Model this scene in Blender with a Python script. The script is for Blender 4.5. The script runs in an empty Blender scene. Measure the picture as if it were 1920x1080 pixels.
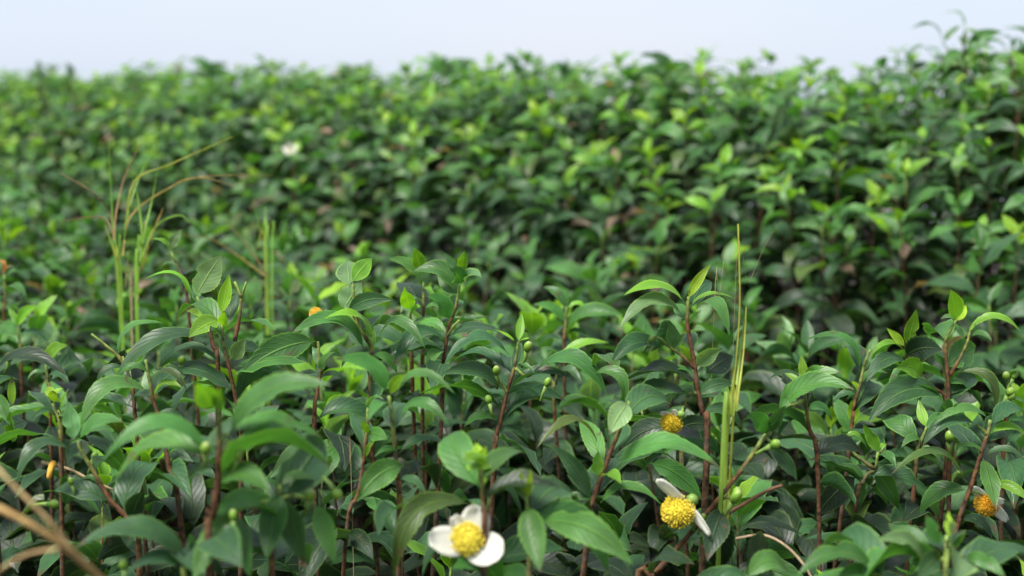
import bpy, math, random
import numpy as np
from mathutils import Vector, Matrix

SC = bpy.context.scene
COL = SC.collection

# ------------------------------------------------------------------ camera
cam_data = bpy.data.cameras.new('camera')
cam = bpy.data.objects.new('camera', cam_data)
COL.objects.link(cam)
cam.location = (0.0, 0.0, 1.0)
cam.rotation_euler = (math.radians(90.0 - 8.0), 0.0, 0.0)
cam_data.sensor_width = 36.0
cam_data.lens = 18.0 / math.tan(math.radians(20.0))
cam_data.clip_start = 0.02
cam_data.clip_end = 3000.0
cam_data.dof.use_dof = True
cam_data.dof.focus_distance = 1.13
cam_data.dof.aperture_fstop = 5.0
cam_data.dof.aperture_blades = 9
SC.camera = cam

# ------------------------------------------------------------------ sky, sun, exposure
SUN_EL, SUN_ROT = math.radians(62.0), math.radians(228.0)
world = bpy.data.worlds.new('World')
SC.world = world
world.use_nodes = True
wn, wl = world.node_tree.nodes, world.node_tree.links
wn.clear()
w_out = wn.new('ShaderNodeOutputWorld')
w_bg = wn.new('ShaderNodeBackground')
w_bg.inputs['Strength'].default_value = 0.1
w_sky = wn.new('ShaderNodeTexSky')
w_sky.sky_type = 'NISHITA'
w_sky.sun_disc = False
w_sky.sun_elevation = SUN_EL
w_sky.sun_rotation = SUN_ROT
w_sky.air_density = 1.0
w_sky.dust_density = 2.0
w_tc = wn.new('ShaderNodeTexCoord')
w_noise = wn.new('ShaderNodeTexNoise')
w_noise.inputs['Scale'].default_value = 1.6
w_noise.inputs['Detail'].default_value = 3.0
w_ramp = wn.new('ShaderNodeValToRGB')                # thin even cloud deck, hardly any structure
w_ramp.color_ramp.elements[0].position = 0.35
w_ramp.color_ramp.elements[0].color = (1.36, 1.55, 1.87, 1)
w_ramp.color_ramp.elements[1].position = 0.65
w_ramp.color_ramp.elements[1].color = (1.58, 1.68, 1.87, 1)
w_mix = wn.new('ShaderNodeMixRGB')
w_mix.inputs['Fac'].default_value = 0.95
wl.new(w_tc.outputs['Generated'], w_noise.inputs['Vector'])
wl.new(w_noise.outputs['Fac'], w_ramp.inputs['Fac'])
wl.new(w_sky.outputs['Color'], w_mix.inputs['Color1'])
wl.new(w_ramp.outputs['Color'], w_mix.inputs['Color2'])
wl.new(w_mix.outputs['Color'], w_bg.inputs['Color'])
wl.new(w_bg.outputs['Background'], w_out.inputs['Surface'])

sun_data = bpy.data.lights.new('sun', 'SUN')
sun_data.energy = 1.5
sun_data.angle = math.radians(22.0)
sun_data.color = (1.0, 0.96, 0.9)
sun = bpy.data.objects.new('sun', sun_data)
COL.objects.link(sun)
sun.location = (0, 0, 30)
sd = Vector((math.sin(SUN_ROT) * math.cos(SUN_EL), math.cos(SUN_ROT) * math.cos(SUN_EL), math.sin(SUN_EL)))
sun.rotation_euler = (-sd).to_track_quat('-Z', 'Y').to_euler()

vs = SC.view_settings
vs.view_transform = 'Standard'
vs.look = 'None'
vs.exposure = 2.35
vs.gamma = 1.0
vs.use_curve_mapping = False
SC.cycles.max_bounces = 6
SC.cycles.diffuse_bounces = 1
SC.cycles.glossy_bounces = 2
SC.cycles.use_denoising = True

# ------------------------------------------------------------------ materials
def new_mat(name):
    m = bpy.data.materials.new(name)
    m.use_nodes = True
    m.node_tree.nodes.clear()
    return m, m.node_tree.nodes, m.node_tree.links

def math_node(n, op, a=None, b=None):
    x = n.new('ShaderNodeMath')
    x.operation = op
    if a is not None and not hasattr(a, 'links'): x.inputs[0].default_value = a
    if b is not None: x.inputs[1].default_value = b
    return x

def mix_node(n, l, fac, c1, c2, kind='MIX'):
    x = n.new('ShaderNodeMixRGB')
    x.blend_type = kind
    for s, v in (('Fac', fac), ('Color1', c1), ('Color2', c2)):
        if hasattr(v, 'links'): l.new(v, x.inputs[s])
        else: x.inputs[s].default_value = v
    return x.outputs['Color']

def leaf_material():
    m, n, l = new_mat('tea_leaf')
    out = n.new('ShaderNodeOutputMaterial')
    att = n.new('ShaderNodeAttribute'); att.attribute_name = 'tint'
    uv = n.new('ShaderNodeUVMap'); uv.uv_map = 'UVMap'
    sep = n.new('ShaderNodeSeparateXYZ'); l.new(uv.outputs['UV'], sep.inputs['Vector'])
    v0 = math_node(n, 'SUBTRACT', b=0.5); l.new(sep.outputs['Y'], v0.inputs[0])
    va = math_node(n, 'ABSOLUTE'); l.new(v0.outputs[0], va.inputs[0])          # 0 midrib .. 0.5 margin
    def ramp(src, p0, c0, p1, c1):
        r = n.new('ShaderNodeMapRange'); r.clamp = True
        l.new(src, r.inputs['Value'])
        r.inputs['From Min'].default_value = p0; r.inputs['From Max'].default_value = p1
        r.inputs['To Min'].default_value = c0; r.inputs['To Max'].default_value = c1
        return r.outputs['Result']
    rib = ramp(va.outputs[0], 0.012, 1.0, 0.045, 0.0)
    rim = ramp(va.outputs[0], 0.425, 0.0, 0.465, 1.0)
    # side veins: slanted waves that leave the midrib
    vs_ = math_node(n, 'MULTIPLY', b=-0.55); l.new(va.outputs[0], vs_.inputs[0])
    vu = math_node(n, 'ADD'); l.new(sep.outputs['X'], vu.inputs[0]); l.new(vs_.outputs[0], vu.inputs[1])
    vm = math_node(n, 'MULTIPLY', b=56.0); l.new(vu.outputs[0], vm.inputs[0])
    vsn = math_node(n, 'SINE'); l.new(vm.outputs[0], vsn.inputs[0])
    vein = ramp(vsn.outputs[0], 0.8, 0.0, 1.0, 1.0)
    geo = n.new('ShaderNodeNewGeometry')
    tex = n.new('ShaderNodeTexNoise'); tex.inputs['Scale'].default_value = 38.0; tex.inputs['Detail'].default_value = 3.0
    l.new(geo.outputs['Position'], tex.inputs['Vector'])
    patch = ramp(tex.outputs['Fac'], 0.3, 0.74, 0.7, 1.28)
    info = n.new('ShaderNodeObjectInfo')
    per = ramp(info.outputs['Random'], 0.0, 0.82, 1.0, 1.2)
    pv = math_node(n, 'MULTIPLY'); l.new(patch, pv.inputs[0]); l.new(per, pv.inputs[1])
    comb = n.new('ShaderNodeCombineXYZ')
    for s in 'XYZ': l.new(pv.outputs[0], comb.inputs[s])
    base = mix_node(n, l, 1.0, att.outputs['Color'], comb.outputs['Vector'], 'MULTIPLY')
    lite = mix_node(n, l, 1.0, mix_node(n, l, 1.0, att.outputs['Color'], (1.6, 1.5, 1.1, 1), 'MULTIPLY'), (0.035, 0.05, 0.008, 1), 'ADD')
    ribf = math_node(n, 'MULTIPLY', b=0.75); l.new(rib, ribf.inputs[0])
    c = mix_node(n, l, ribf.outputs[0], base, lite)
    veinf = math_node(n, 'MULTIPLY', b=0.09); l.new(vein, veinf.inputs[0])
    c = mix_node(n, l, veinf.outputs[0], c, lite)
    rimf = math_node(n, 'MULTIPLY', b=0.85); l.new(rim, rimf.inputs[0])
    c = mix_node(n, l, rimf.outputs[0], c, lite)
    # dust and lichen specks, brown blemishes
    dn = n.new('ShaderNodeTexNoise'); dn.inputs['Scale'].default_value = 420.0; dn.inputs['Detail'].default_value = 2.0
    l.new(geo.outputs['Position'], dn.inputs['Vector'])
    dust = ramp(dn.outputs['Fac'], 0.69, 0.0, 0.76, 0.45)
    c = mix_node(n, l, dust, c, (0.22, 0.26, 0.2, 1))
    bn = n.new('ShaderNodeTexNoise'); bn.inputs['Scale'].default_value = 75.0; bn.inputs['Detail'].default_value = 4.0
    l.new(geo.outputs['Position'], bn.inputs['Vector'])
    spots = ramp(bn.outputs['Fac'], 0.665, 0.0, 0.71, 0.75)
    # a dry brown tip on some leaves
    tipn = math_node(n, 'MULTIPLY_ADD', b=0.35); l.new(tex.outputs['Fac'], tipn.inputs[0]); l.new(sep.outputs['X'], tipn.inputs[2])
    tipf = ramp(tipn.outputs[0], 1.08, 0.0, 1.13, 0.8)
    some = ramp(info.outputs['Random'], 0.70, 0.0, 0.72, 1.0)
    tf2 = math_node(n, 'MULTIPLY'); l.new(tipf, tf2.inputs[0]); l.new(some, tf2.inputs[1])
    bmax = math_node(n, 'MAXIMUM'); l.new(spots, bmax.inputs[0]); l.new(tf2.outputs[0], bmax.inputs[1])
    brown = bmax.outputs[0]
    c = mix_node(n, l, brown, c, (0.09, 0.06, 0.03, 1))
    hgt = math_node(n, 'MULTIPLY', b=0.3); l.new(vein, hgt.inputs[0])
    hs = math_node(n, 'SUBTRACT'); l.new(tex.outputs['Fac'], hs.inputs[0]); l.new(hgt.outputs[0], hs.inputs[1])
    hs2 = math_node(n, 'SUBTRACT'); l.new(hs.outputs[0], hs2.inputs[0]); l.new(rib, hs2.inputs[1])
    bump = n.new('ShaderNodeBump'); bump.inputs['Strength'].default_value = 0.75; bump.inputs['Distance'].default_value = 0.0015
    l.new(hs2.outputs[0], bump.inputs['Height'])
    p = n.new('ShaderNodeBsdfPrincipled')
    l.new(c, p.inputs['Base Color'])
    rough = ramp(tex.outputs['Fac'], 0.3, 0.38, 0.7, 0.54)
    l.new(rough, p.inputs['Roughness'])
    p.inputs['Specular IOR Level'].default_value = 0.46
    l.new(bump.outputs['Normal'], p.inputs['Normal'])
    tr = n.new('ShaderNodeBsdfTranslucent')
    tc = mix_node(n, l, 1.0, c, (1.5, 1.55, 0.6, 1), 'MULTIPLY')
    l.new(tc, tr.inputs['Color'])
    mx = n.new('ShaderNodeMixShader'); mx.inputs['Fac'].default_value = 0.32
    l.new(p.outputs['BSDF'], mx.inputs[1]); l.new(tr.outputs['BSDF'], mx.inputs[2])
    l.new(mx.outputs['Shader'], out.inputs['Surface'])
    return m

def tint_material(name, rough=0.7, noise=120.0, bump_d=0.0006, lo=0.65, hi=1.35, trans=0.0, spec=0.3, lichen=None):
    m, n, l = new_mat(name)
    out = n.new('ShaderNodeOutputMaterial')
    att = n.new('ShaderNodeAttribute'); att.attribute_name = 'tint'
    geo = n.new('ShaderNodeNewGeometry')
    tex = n.new('ShaderNodeTexNoise'); tex.inputs['Scale'].default_value = noise; tex.inputs['Detail'].default_value = 4.0
    l.new(geo.outputs['Position'], tex.inputs['Vector'])
    r = n.new('ShaderNodeMapRange'); l.new(tex.outputs['Fac'], r.inputs['Value'])
    r.inputs['From Min'].default_value = 0.3; r.inputs['From Max'].default_value = 0.7
    r.inputs['To Min'].default_value = lo; r.inputs['To Max'].default_value = hi
    comb = n.new('ShaderNodeCombineXYZ')
    for s in 'XYZ': l.new(r.outputs['Result'], comb.inputs[s])
    c = mix_node(n, l, 1.0, att.outputs['Color'], comb.outputs['Vector'], 'MULTIPLY')
    if lichen:
        t2 = n.new('ShaderNodeTexNoise'); t2.inputs['Scale'].default_value = 95.0; t2.inputs['Detail'].default_value = 3.0
        l.new(geo.outputs['Position'], t2.inputs['Vector'])
        r2 = n.new('ShaderNodeMapRange'); l.new(t2.outputs['Fac'], r2.inputs['Value'])
        r2.inputs['From Min'].default_value = 0.54; r2.inputs['From Max'].default_value = 0.62; r2.inputs['To Max'].default_value = 0.4
        c = mix_node(n, l, r2.outputs['Result'], c, lichen)
    bump = n.new('ShaderNodeBump'); bump.inputs['Strength'].default_value = 0.5; bump.inputs['Distance'].default_value = bump_d
    l.new(tex.outputs['Fac'], bump.inputs['Height'])
    p = n.new('ShaderNodeBsdfPrincipled')
    l.new(c, p.inputs['Base Color']); l.new(bump.outputs['Normal'], p.inputs['Normal'])
    p.inputs['Roughness'].default_value = rough
    p.inputs['Specular IOR Level'].default_value = spec
    if trans > 0:
        t = n.new('ShaderNodeBsdfTranslucent'); l.new(c, t.inputs['Color'])
        mx = n.new('ShaderNodeMixShader'); mx.inputs['Fac'].default_value = trans
        l.new(p.outputs['BSDF'], mx.inputs[1]); l.new(t.outputs['BSDF'], mx.inputs[2])
        l.new(mx.outputs['Shader'], out.inputs['Surface'])
    else:
        l.new(p.outputs['BSDF'], out.inputs['Surface'])
    return m

M_LEAF = leaf_material()
M_STEM = tint_material('woody_stem', 0.8, 210.0, 0.0022, 0.3, 1.9, 0.0, 0.2, (0.10, 0.088, 0.066, 1))
M_BUD = tint_material('flower_bud', 0.45, 200.0, 0.0002, 0.85, 1.15, 0.1, 0.4)
M_PETAL = tint_material('white_petal', 0.55, 90.0, 0.0006, 0.95, 1.04, 0.55)
M_STAMEN = tint_material('yellow_stamen', 0.8, 300.0, 0.0001, 0.97, 1.06, 0.15)
M_GRASS = tint_material('grass_blade', 0.5, 60.0, 0.0003, 0.8, 1.2, 0.3)
M_DRY = tint_material('dry_plant', 0.8, 150.0, 0.0006, 0.7, 1.3, 0.1)
M_SOIL = tint_material('dark_soil', 0.95, 9.0, 0.02, 0.6, 1.5)

# ------------------------------------------------------------------ mesh helpers
def make_mesh(name, verts, faces, mat, tint=None, uvs=None, smooth=True):
    me = bpy.data.meshes.new(name)
    me.from_pydata([tuple(v) for v in verts], [], [tuple(f) for f in faces])
    n = len(me.vertices)
    t = np.ones((n, 4), np.float32)
    t[:, :3] = np.asarray(tint, np.float32)
    a = me.color_attributes.new('tint', 'FLOAT_COLOR', 'POINT')
    a.data.foreach_set('color', t.ravel())
    if uvs is not None:
        uvl = me.uv_layers.new(name='UVMap')
        li = np.empty(len(me.loops), np.int32)
        me.loops.foreach_get('vertex_index', li)
        uvl.data.foreach_set('uv', np.asarray(uvs, np.float32)[li].ravel())
    if smooth:
        me.polygons.foreach_set('use_smooth', np.ones(len(me.polygons), bool))
    me.materials.append(mat)
    me.update()
    return me

def link(name, data, parent=None, loc=(0, 0, 0)):
    o = bpy.data.objects.new(name, data)
    COL.objects.link(o)
    if parent is not None: o.parent = parent
    o.location = loc
    return o

def tag(o, label, cat=None, group=None, kind=None):
    if label: o['label'] = label
    if cat: o['category'] = cat
    if group: o['group'] = group
    if kind: o['kind'] = kind
    return o

def unit(v):
    n = np.linalg.norm(v)
    return v / n if n > 1e-9 else np.array([0.0, 0.0, 1.0])

UPV = np.array([0.0, 0.0, 1.0])

def leaf_geo(b, t, arch=0.2, wr=0.36, n0=UPV, fold=0.22, twist=0.0, seg=10, nv=4, wave=0.0, ph=0.0, curl=0.0, pw=0.8, teeth=0.0, bite=None):
    """A tea leaf from base b to tip t: short stalk, widest below the middle, drawn-out tip, arched midrib, blade folded along it."""
    b = np.asarray(b, float); t = np.asarray(t, float)
    ax = t - b; L = np.linalg.norm(ax); a = ax / L
    n0 = unit(np.asarray(n0, float))
    up = UPV - UPV.dot(a) * a
    if np.linalg.norm(up) < 0.35: up = up + 0.6 * (n0 - n0.dot(a) * a)
    up = unit(up)
    c = b + 0.45 * ax + up * (2 * arch * L)
    verts, uvs = [], []
    ts = np.linspace(0, 1, seg + 1)
    ts = np.concatenate([[0.0], 0.055 + 0.945 * np.linspace(0, 1, seg)])
    vv = np.linspace(-1, 1, nv + 1)
    for ti, x in enumerate(ts):
        P = (1 - x) ** 2 * b + 2 * x * (1 - x) * c + x * x * t
        T = unit(2 * (1 - x) * (c - b) + 2 * x * (t - c))
        N = n0 - n0.dot(T) * T
        N = unit(N)
        S = np.cross(N, T)
        ang = twist * (x - 0.2)
        S, N = S * math.cos(ang) + N * math.sin(ang), N * math.cos(ang) - S * math.sin(ang)
        y = max(0.0, (x - 0.05) / 0.95)
        prof = max(math.sin(math.pi * y ** 0.84), 0.0) ** pw * (1 - 0.28 * y ** 4)
        w = 0.5 * wr * L * max(prof, 0.035 if x < 0.5 else 0.008)
        for v in vv:
            rip = wave * w * math.sin(x * 15 + ph + (2.0 if v > 0 else 0.0)) * abs(v)
            cx = math.cos(curl * abs(v)) * (1 + (teeth if ti % 2 else -teeth) * (abs(v) > 0.99))
            if bite is not None and v * bite[1] > 0: cx *= 1 - bite[2] * math.exp(-((x - bite[0]) / 0.07) ** 2)
            verts.append(P + S * w * v * cx + N * (fold * w * abs(v) ** 1.25 - math.sin(curl * abs(v)) * w * 0.5 + rip))
            uvs.append((x, 0.5 + 0.5 * v))
    faces = []
    m = nv + 1
    for i in range(len(ts) - 1):
        for j in range(nv):
            faces.append((i * m + j, i * m + j + 1, (i + 1) * m + j + 1, (i + 1) * m + j))
    return np.array(verts), faces, np.array(uvs)

def smooth_path(pts, rad, sub=4):
    pts = [np.asarray(p, float) for p in pts]
    if len(pts) < 3: sub = max(sub, 3)
    P = [2 * pts[0] - pts[1]] + pts + [2 * pts[-1] - pts[-2]]
    out, rr = [], []
    for i in range(1, len(P) - 2):
        for k in range(sub):
            x = k / sub
            p0, p1, p2, p3 = P[i - 1], P[i], P[i + 1], P[i + 2]
            out.append(0.5 * (2 * p1 + (p2 - p0) * x + (2 * p0 - 5 * p1 + 4 * p2 - p3) * x * x + (3 * p1 - p0 - 3 * p2 + p3) * x ** 3))
            rr.append(rad[i - 1] * (1 - x) + rad[i] * x)
    out.append(pts[-1]); rr.append(rad[-1])
    return out, rr

def tube_geo(pts, rad, sides=6, knob=0.0, rng=random):
    ref = np.array([0.31, 0.77, 0.2])
    verts, faces = [], []
    n = len(pts)
    for i in range(n):
        T = unit(pts[min(i + 1, n - 1)] - pts[max(i - 1, 0)])
        A = unit(np.cross(T, ref)); B = np.cross(T, A)
        r = rad[i] * (1 + knob * rng.uniform(-1, 1))
        for k in range(sides):
            q = 2 * math.pi * k / sides
            verts.append(pts[i] + A * r * math.cos(q) + B * r * math.sin(q))
    for i in range(n - 1):
        for k in range(sides):
            k2 = (k + 1) % sides
            faces.append((i * sides + k, i * sides + k2, (i + 1) * sides + k2, (i + 1) * sides + k))
    faces.append(tuple(range(sides - 1, -1, -1)))
    faces.append(tuple((n - 1) * sides + k for k in range(sides)))
    return verts, faces

# leaf colours by age: flush, young, mid, mature, old and dusty (darkened with gap shade), withered, pale
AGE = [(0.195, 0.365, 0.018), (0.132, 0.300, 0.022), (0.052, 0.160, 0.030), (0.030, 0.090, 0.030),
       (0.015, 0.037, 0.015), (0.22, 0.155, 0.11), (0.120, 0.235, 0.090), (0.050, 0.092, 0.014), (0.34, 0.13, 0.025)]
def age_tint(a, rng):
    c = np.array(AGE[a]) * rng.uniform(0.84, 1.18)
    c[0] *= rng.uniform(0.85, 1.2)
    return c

# ------------------------------------------------------------------ lie of the land
ROW_N = np.array([0.724, 0.690])                      # across the tea rows
ROW_A = np.array([-0.690, 0.724])                     # along them
def row_u(x, y): return 1.05 * x + y - 2.45           # 0 at the near foot of the second row
def smst(x):
    x = min(max(x, 0.0), 1.0)
    return x * x * (3 - 2 * x)
def ground_z(x, y):
    u = row_u(x, y)
    return 0.30 * smst((u + 0.3) / 1.6) * (1 - smst((u - 3) / 14)) - 0.07 * max(0.0, u - 3)   # the hill falls away behind the second row
def canopy_z(x, y):
    u = row_u(x, y)
    q = min(max(u / 0.95, 0.0), 1.0)
    return 0.68 + (0.33 - 0.014 * smst((x - 0.1) / 0.5) + 0.05 * smst((x - 0.8) / 0.14)) * (1 - (1 - q) ** 1.7) - 0.5 * smst((u - 1.8) / 1.2)

def build_ground():
    e = [0, .25, .5, .75, 1, 1.25, 1.5, 1.75, 2, 2.3, 2.6, 3, 3.5, 4, 5, 6, 8, 11, 15, 22, 40, 90, 250, 800, 2000]
    xs = sorted([-v for v in e[1:]] + e)
    verts, faces = [], []
    rng = random.Random(5)
    for yy in xs:
        for xx in xs:
            near = abs(xx) < 6 and abs(yy) < 8
            verts.append((xx, yy, ground_z(xx, yy) + (rng.uniform(-.015, .015) if near else 0)))
    n = len(xs)
    for j in range(n - 1):
        for i in range(n - 1):
            faces.append((j * n + i, j * n + i + 1, (j + 1) * n + i + 1, (j + 1) * n + i))
    me = make_mesh('ground', verts, faces, M_SOIL, (0.022, 0.015, 0.010))
    tag(link('ground', me), 'dark bare soil under the tea rows', kind='structure')
build_ground()

# ------------------------------------------------------------------ shared leaf meshes
LIB = {}
def lib_leaf(shape, age):
    k = (shape, age)
    if k not in LIB:
        r = random.Random(shape * 17 + 3)
        arch = (0.02, 0.08, 0.14, 0.18, 0.22, 0.26, 0.3, 0.2)[shape % 8]
        odd = shape >= 8                                 # the second set: folded, twisted, bitten ones
        g = leaf_geo((0, 0, 0), (1, 0, 0), arch, r.uniform(0.30, 0.52) if odd else r.uniform(0.35, 0.46), UPV, r.uniform(0.3, 0.9) if odd else r.uniform(0.1, 0.42),
                     r.uniform(-1.3, 1.3) if odd else r.uniform(-0.5, 0.5), 9 if odd else 7, 4, r.uniform(0.03, 0.2), r.uniform(0, 6), r.uniform(0, 0.5), r.uniform(0.7, 0.95), 0.0,
                     (r.uniform(.35, .9), r.choice((-1, 1)), r.uniform(.3, .75)) if odd and r.random() < .6 else None)
        LIB[k] = make_mesh('leaf', *g[:2], M_LEAF, AGE[age], g[2])
    return LIB[k]

def leaf_matrix(pos, az, el, roll, L):
    d = Vector((math.cos(az) * math.cos(el), math.sin(az) * math.cos(el), math.sin(el)))
    s = Vector((-math.sin(az), math.cos(az), 0))
    n = d.cross(s)
    s2 = s * math.cos(roll) + n * math.sin(roll)
    n2 = d.cross(s2)
    m = Matrix((d * L, s2 * L, n2 * L)).transposed().to_4x4()
    m.translation = Vector(pos)
    return m

def sphere_geo(r, rz, seg=8, rings=5, tip=0.0):
    verts = [(0, 0, -rz)]
    for i in range(1, rings):
        q = math.pi * i / rings
        for k in range(seg):
            p = 2 * math.pi * k / seg
            verts.append((r * math.sin(q) * math.cos(p), r * math.sin(q) * math.sin(p), -rz * math.cos(q) + (tip if i == rings - 1 else 0)))
    verts.append((0, 0, rz + tip))
    faces = [(0, 1 + (k + 1) % seg, 1 + k) for k in range(seg)]
    for i in range(rings - 2):
        for k in range(seg):
            a, b = 1 + i * seg + k, 1 + i * seg + (k + 1) % seg
            faces.append((a, b, b + seg, a + seg))
    e = len(verts) - 1
    faces += [(e, 1 + (rings - 2) * seg + k, 1 + (rings - 2) * seg + (k + 1) % seg) for k in range(seg)]
    return np.array(verts), faces

def bud_mesh():
    v, f = sphere_geo(0.0026, 0.0031, 10, 7)
    v = v + np.array([0, 0, 0.0125])
    tint = np.array([(0.17, 0.31, 0.03) if p[2] > 0.0128 or k % 2 else (0.09, 0.19, 0.025) for k, p in enumerate(v)]); tint[-11:] = (0.27, 0.34, 0.10)
    tv, tf = tube_geo([np.array([0, 0, 0.0]), np.array([0.0012, 0, 0.005]), np.array([0, 0, 0.0095])], [0.0009, 0.001, 0.0017], 6)
    n = len(v)
    f = f + [tuple(i + n for i in q) for q in tf]
    v = np.concatenate([v, np.array(tv)])
    tint = np.concatenate([tint, np.array([(0.16, 0.27, 0.05)] * len(tv))])
    return make_mesh('bud', v, f, M_BUD, tint)
BUD = bud_mesh()

def stem_colours(zs, ztop, green=0.035):
    zs = np.asarray(zs)
    d = (ztop - zs)
    a = np.clip(d / green, 0, 1)[:, None]
    b = np.clip((d - green) / 0.2, 0, 1)[:, None]
    return (np.array([(0.14, 0.21, 0.045)]) * (1 - a) + np.array([(0.090, 0.042, 0.018)]) * a) * (1 - b) + np.array([(0.058, 0.035, 0.02)]) * b

# ------------------------------------------------------------------ a tea shoot grown by rule
def grow(top, root, rng, shift=0.0, nleaf=None, big=1.0, withered=0.03, open_=1.0, lean=None, gap=1.0):
    """Returns the stem polyline and a list of (matrix, shape, age, length): young leaves upright at the tip, older ones lower and drooping."""
    top = np.array(top, float); root = np.array(root, float)
    n = nleaf or rng.randint(11, 15)
    bend = np.array([rng.uniform(-.03, .03), rng.uniform(-.03, .03), 0])
    mid = root * 0.35 + top * 0.65 + bend
    pts, rad = smooth_path([root, mid, top], [0.0030, 0.0017, 0.0008], 5)
    pts = [np.array(p) for p in pts]
    seglen = [np.linalg.norm(pts[i + 1] - pts[i]) for i in range(len(pts) - 1)]
    def at(dist):
        for i in range(len(pts) - 1, 0, -1):
            if dist <= seglen[i - 1]:
                return pts[i] + (pts[i - 1] - pts[i]) * (dist / seglen[i - 1])
            dist -= seglen[i - 1]
        return pts[0]
    az = rng.uniform(0, 6.28)
    leaves = []
    dist = 0.0
    flush = rng.random() < 0.6
    for k in range(n):
        if k == 0 and not flush: continue
        kk = k + (0.6 if not flush else 0)
        L = (0.026, 0.040, 0.052, 0.062, 0.068, 0.073, 0.076, 0.078, 0.076, 0.074, 0.072, 0.07, 0.07, 0.07, 0.07, 0.07)[k] * rng.uniform(0.68, 1.18) * big
        el = math.radians((80, 66, 50, 36, 24, 14, 6, 0, -6, -10, -14, -16, -18, -20, -20, -20)[k] * open_ + rng.uniform(-13, 13))
        a = kk * 0.5 + shift + rng.uniform(-0.6, 0.5)
        age = 0 if a < 0.35 else 1 if a < 1.1 else 2 if a < 2.6 else 3 if a < 5.0 else 4
        if age >= 2 and rng.random() < withered: age = 5; L *= 0.7
        elif age == 3 and rng.random() < 0.10: age = 7
        elif age == 2 and rng.random() < 0.15: age = 6
        sh = min(7, max(0, int(k * 0.7 + rng.uniform(0, 2.2)))) + (8 if rng.random() < 0.3 else 0)
        roll = rng.gauss(0, 0.32)
        m = leaf_matrix(at(dist), az, el, roll, L)
        if lean is not None:                             # bushes on a slope turn their blades outwards
            loc = m.translation.copy(); m.translation = (0, 0, 0)
            m = lean @ m; m.translation = loc
        leaves.append((m, sh, age, L))
        az += 2.4 + rng.uniform(-.4, .4)
        dist += (0.003, 0.006, 0.010, 0.013, 0.016, 0.018, 0.019, 0.02, 0.02, 0.02, 0.022, 0.022, 0.022, 0.022, 0.022, 0.022)[k] * rng.uniform(.7, 1.3) * gap
    return pts, rad, leaves

def plant_from_growth(g, root, label, group=None, buds=0, rng=random):
    pts, rad, leaves = g
    R = Vector(root)
    e = link('tea_plant', None, None, R)
    tag(e, label, 'tea plant', group)
    v, f = tube_geo(pts, rad, 6, 0.08, rng)
    v = np.array(v) - np.array(root)
    link('stem', make_mesh('stem', v, f, M_STEM, stem_colours(v[:, 2], v[:, 2].max())), e)
    for m, sh, age, L in leaves:
        if crowds(m): continue
        o = link('leaf', lib_leaf(sh, age), e)
        m2 = m.copy(); m2.translation -= R
        o.matrix_local = m2
    for k in range(buds):
        m, sh, age, L = leaves[rng.randint(3, 7)]
        b = link('bud', BUD, e, m.translation - R)
        b.rotation_euler = (rng.uniform(-1.2, 1.2), rng.uniform(-1.2, 1.2), 0)
        b.scale = [rng.uniform(0.8, 1.2)] * 3
    return e

class Heap:
    """Many leaves and stems that go into one mesh."""
    def __init__(s): s.v, s.f, s.t, s.uv, s.n = [], [], [], [], 0
    LOW = {}
    def leaf(s, m, shape, age, tint):
        if shape not in Heap.LOW:
            r = random.Random(shape * 31 + 7)
            arch = (0.02, 0.08, 0.14, 0.18, 0.22, 0.26, 0.3, 0.2)[shape % 8]
            Heap.LOW[shape] = leaf_geo((0, 0, 0), (1, 0, 0), arch, r.uniform(0.37, 0.47), UPV, r.uniform(0.1, 0.4), r.uniform(-.4, .4), 6, 2)
        gv, gf, gu = Heap.LOW[shape]
        M = np.array(m)
        s.v.append(gv @ M[:3, :3].T + M[:3, 3]); s.f.append(np.array(gf) + s.n); s.uv.append(gu)
        s.t.append(np.repeat(np.asarray(tint)[None], len(gv), 0)); s.n += len(gv)
    def tube(s, pts, rad, tints):
        v, f = tube_geo(pts, rad, 4)
        f = [q for q in f if len(q) == 4]
        s.v.append(np.array(v)); s.f.append(np.array(f) + s.n); s.uv.append(np.full((len(v), 2), 0.3))
        s.t.append(np.asarray(tints)); s.n += len(v)
    def build(s, name, mat):
        V = np.concatenate(s.v); F = np.concatenate(s.f)
        me = bpy.data.meshes.new(name)
        me.vertices.add(len(V)); me.vertices.foreach_set('co', V.astype(np.float32).ravel())
        me.loops.add(F.size); me.loops.foreach_set('vertex_index', F.astype(np.int32).ravel())
        me.polygons.add(len(F))
        me.polygons.foreach_set('loop_start', np.arange(0, F.size, 4, dtype=np.int32))
        me.update(calc_edges=True)
        t = np.ones((len(V), 4), np.float32); t[:, :3] = np.concatenate(s.t)
        me.color_attributes.new('tint', 'FLOAT_COLOR', 'POINT').data.foreach_set('color', t.ravel())
        uv = me.uv_layers.new(name='UVMap')
        uv.data.foreach_set('uv', np.concatenate(s.uv).astype(np.float32)[F.ravel()].ravel())
        me.polygons.foreach_set('use_smooth', np.ones(len(F), bool))
        me.materials.append(mat)
        me.validate()
        return link(name, me)

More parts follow.
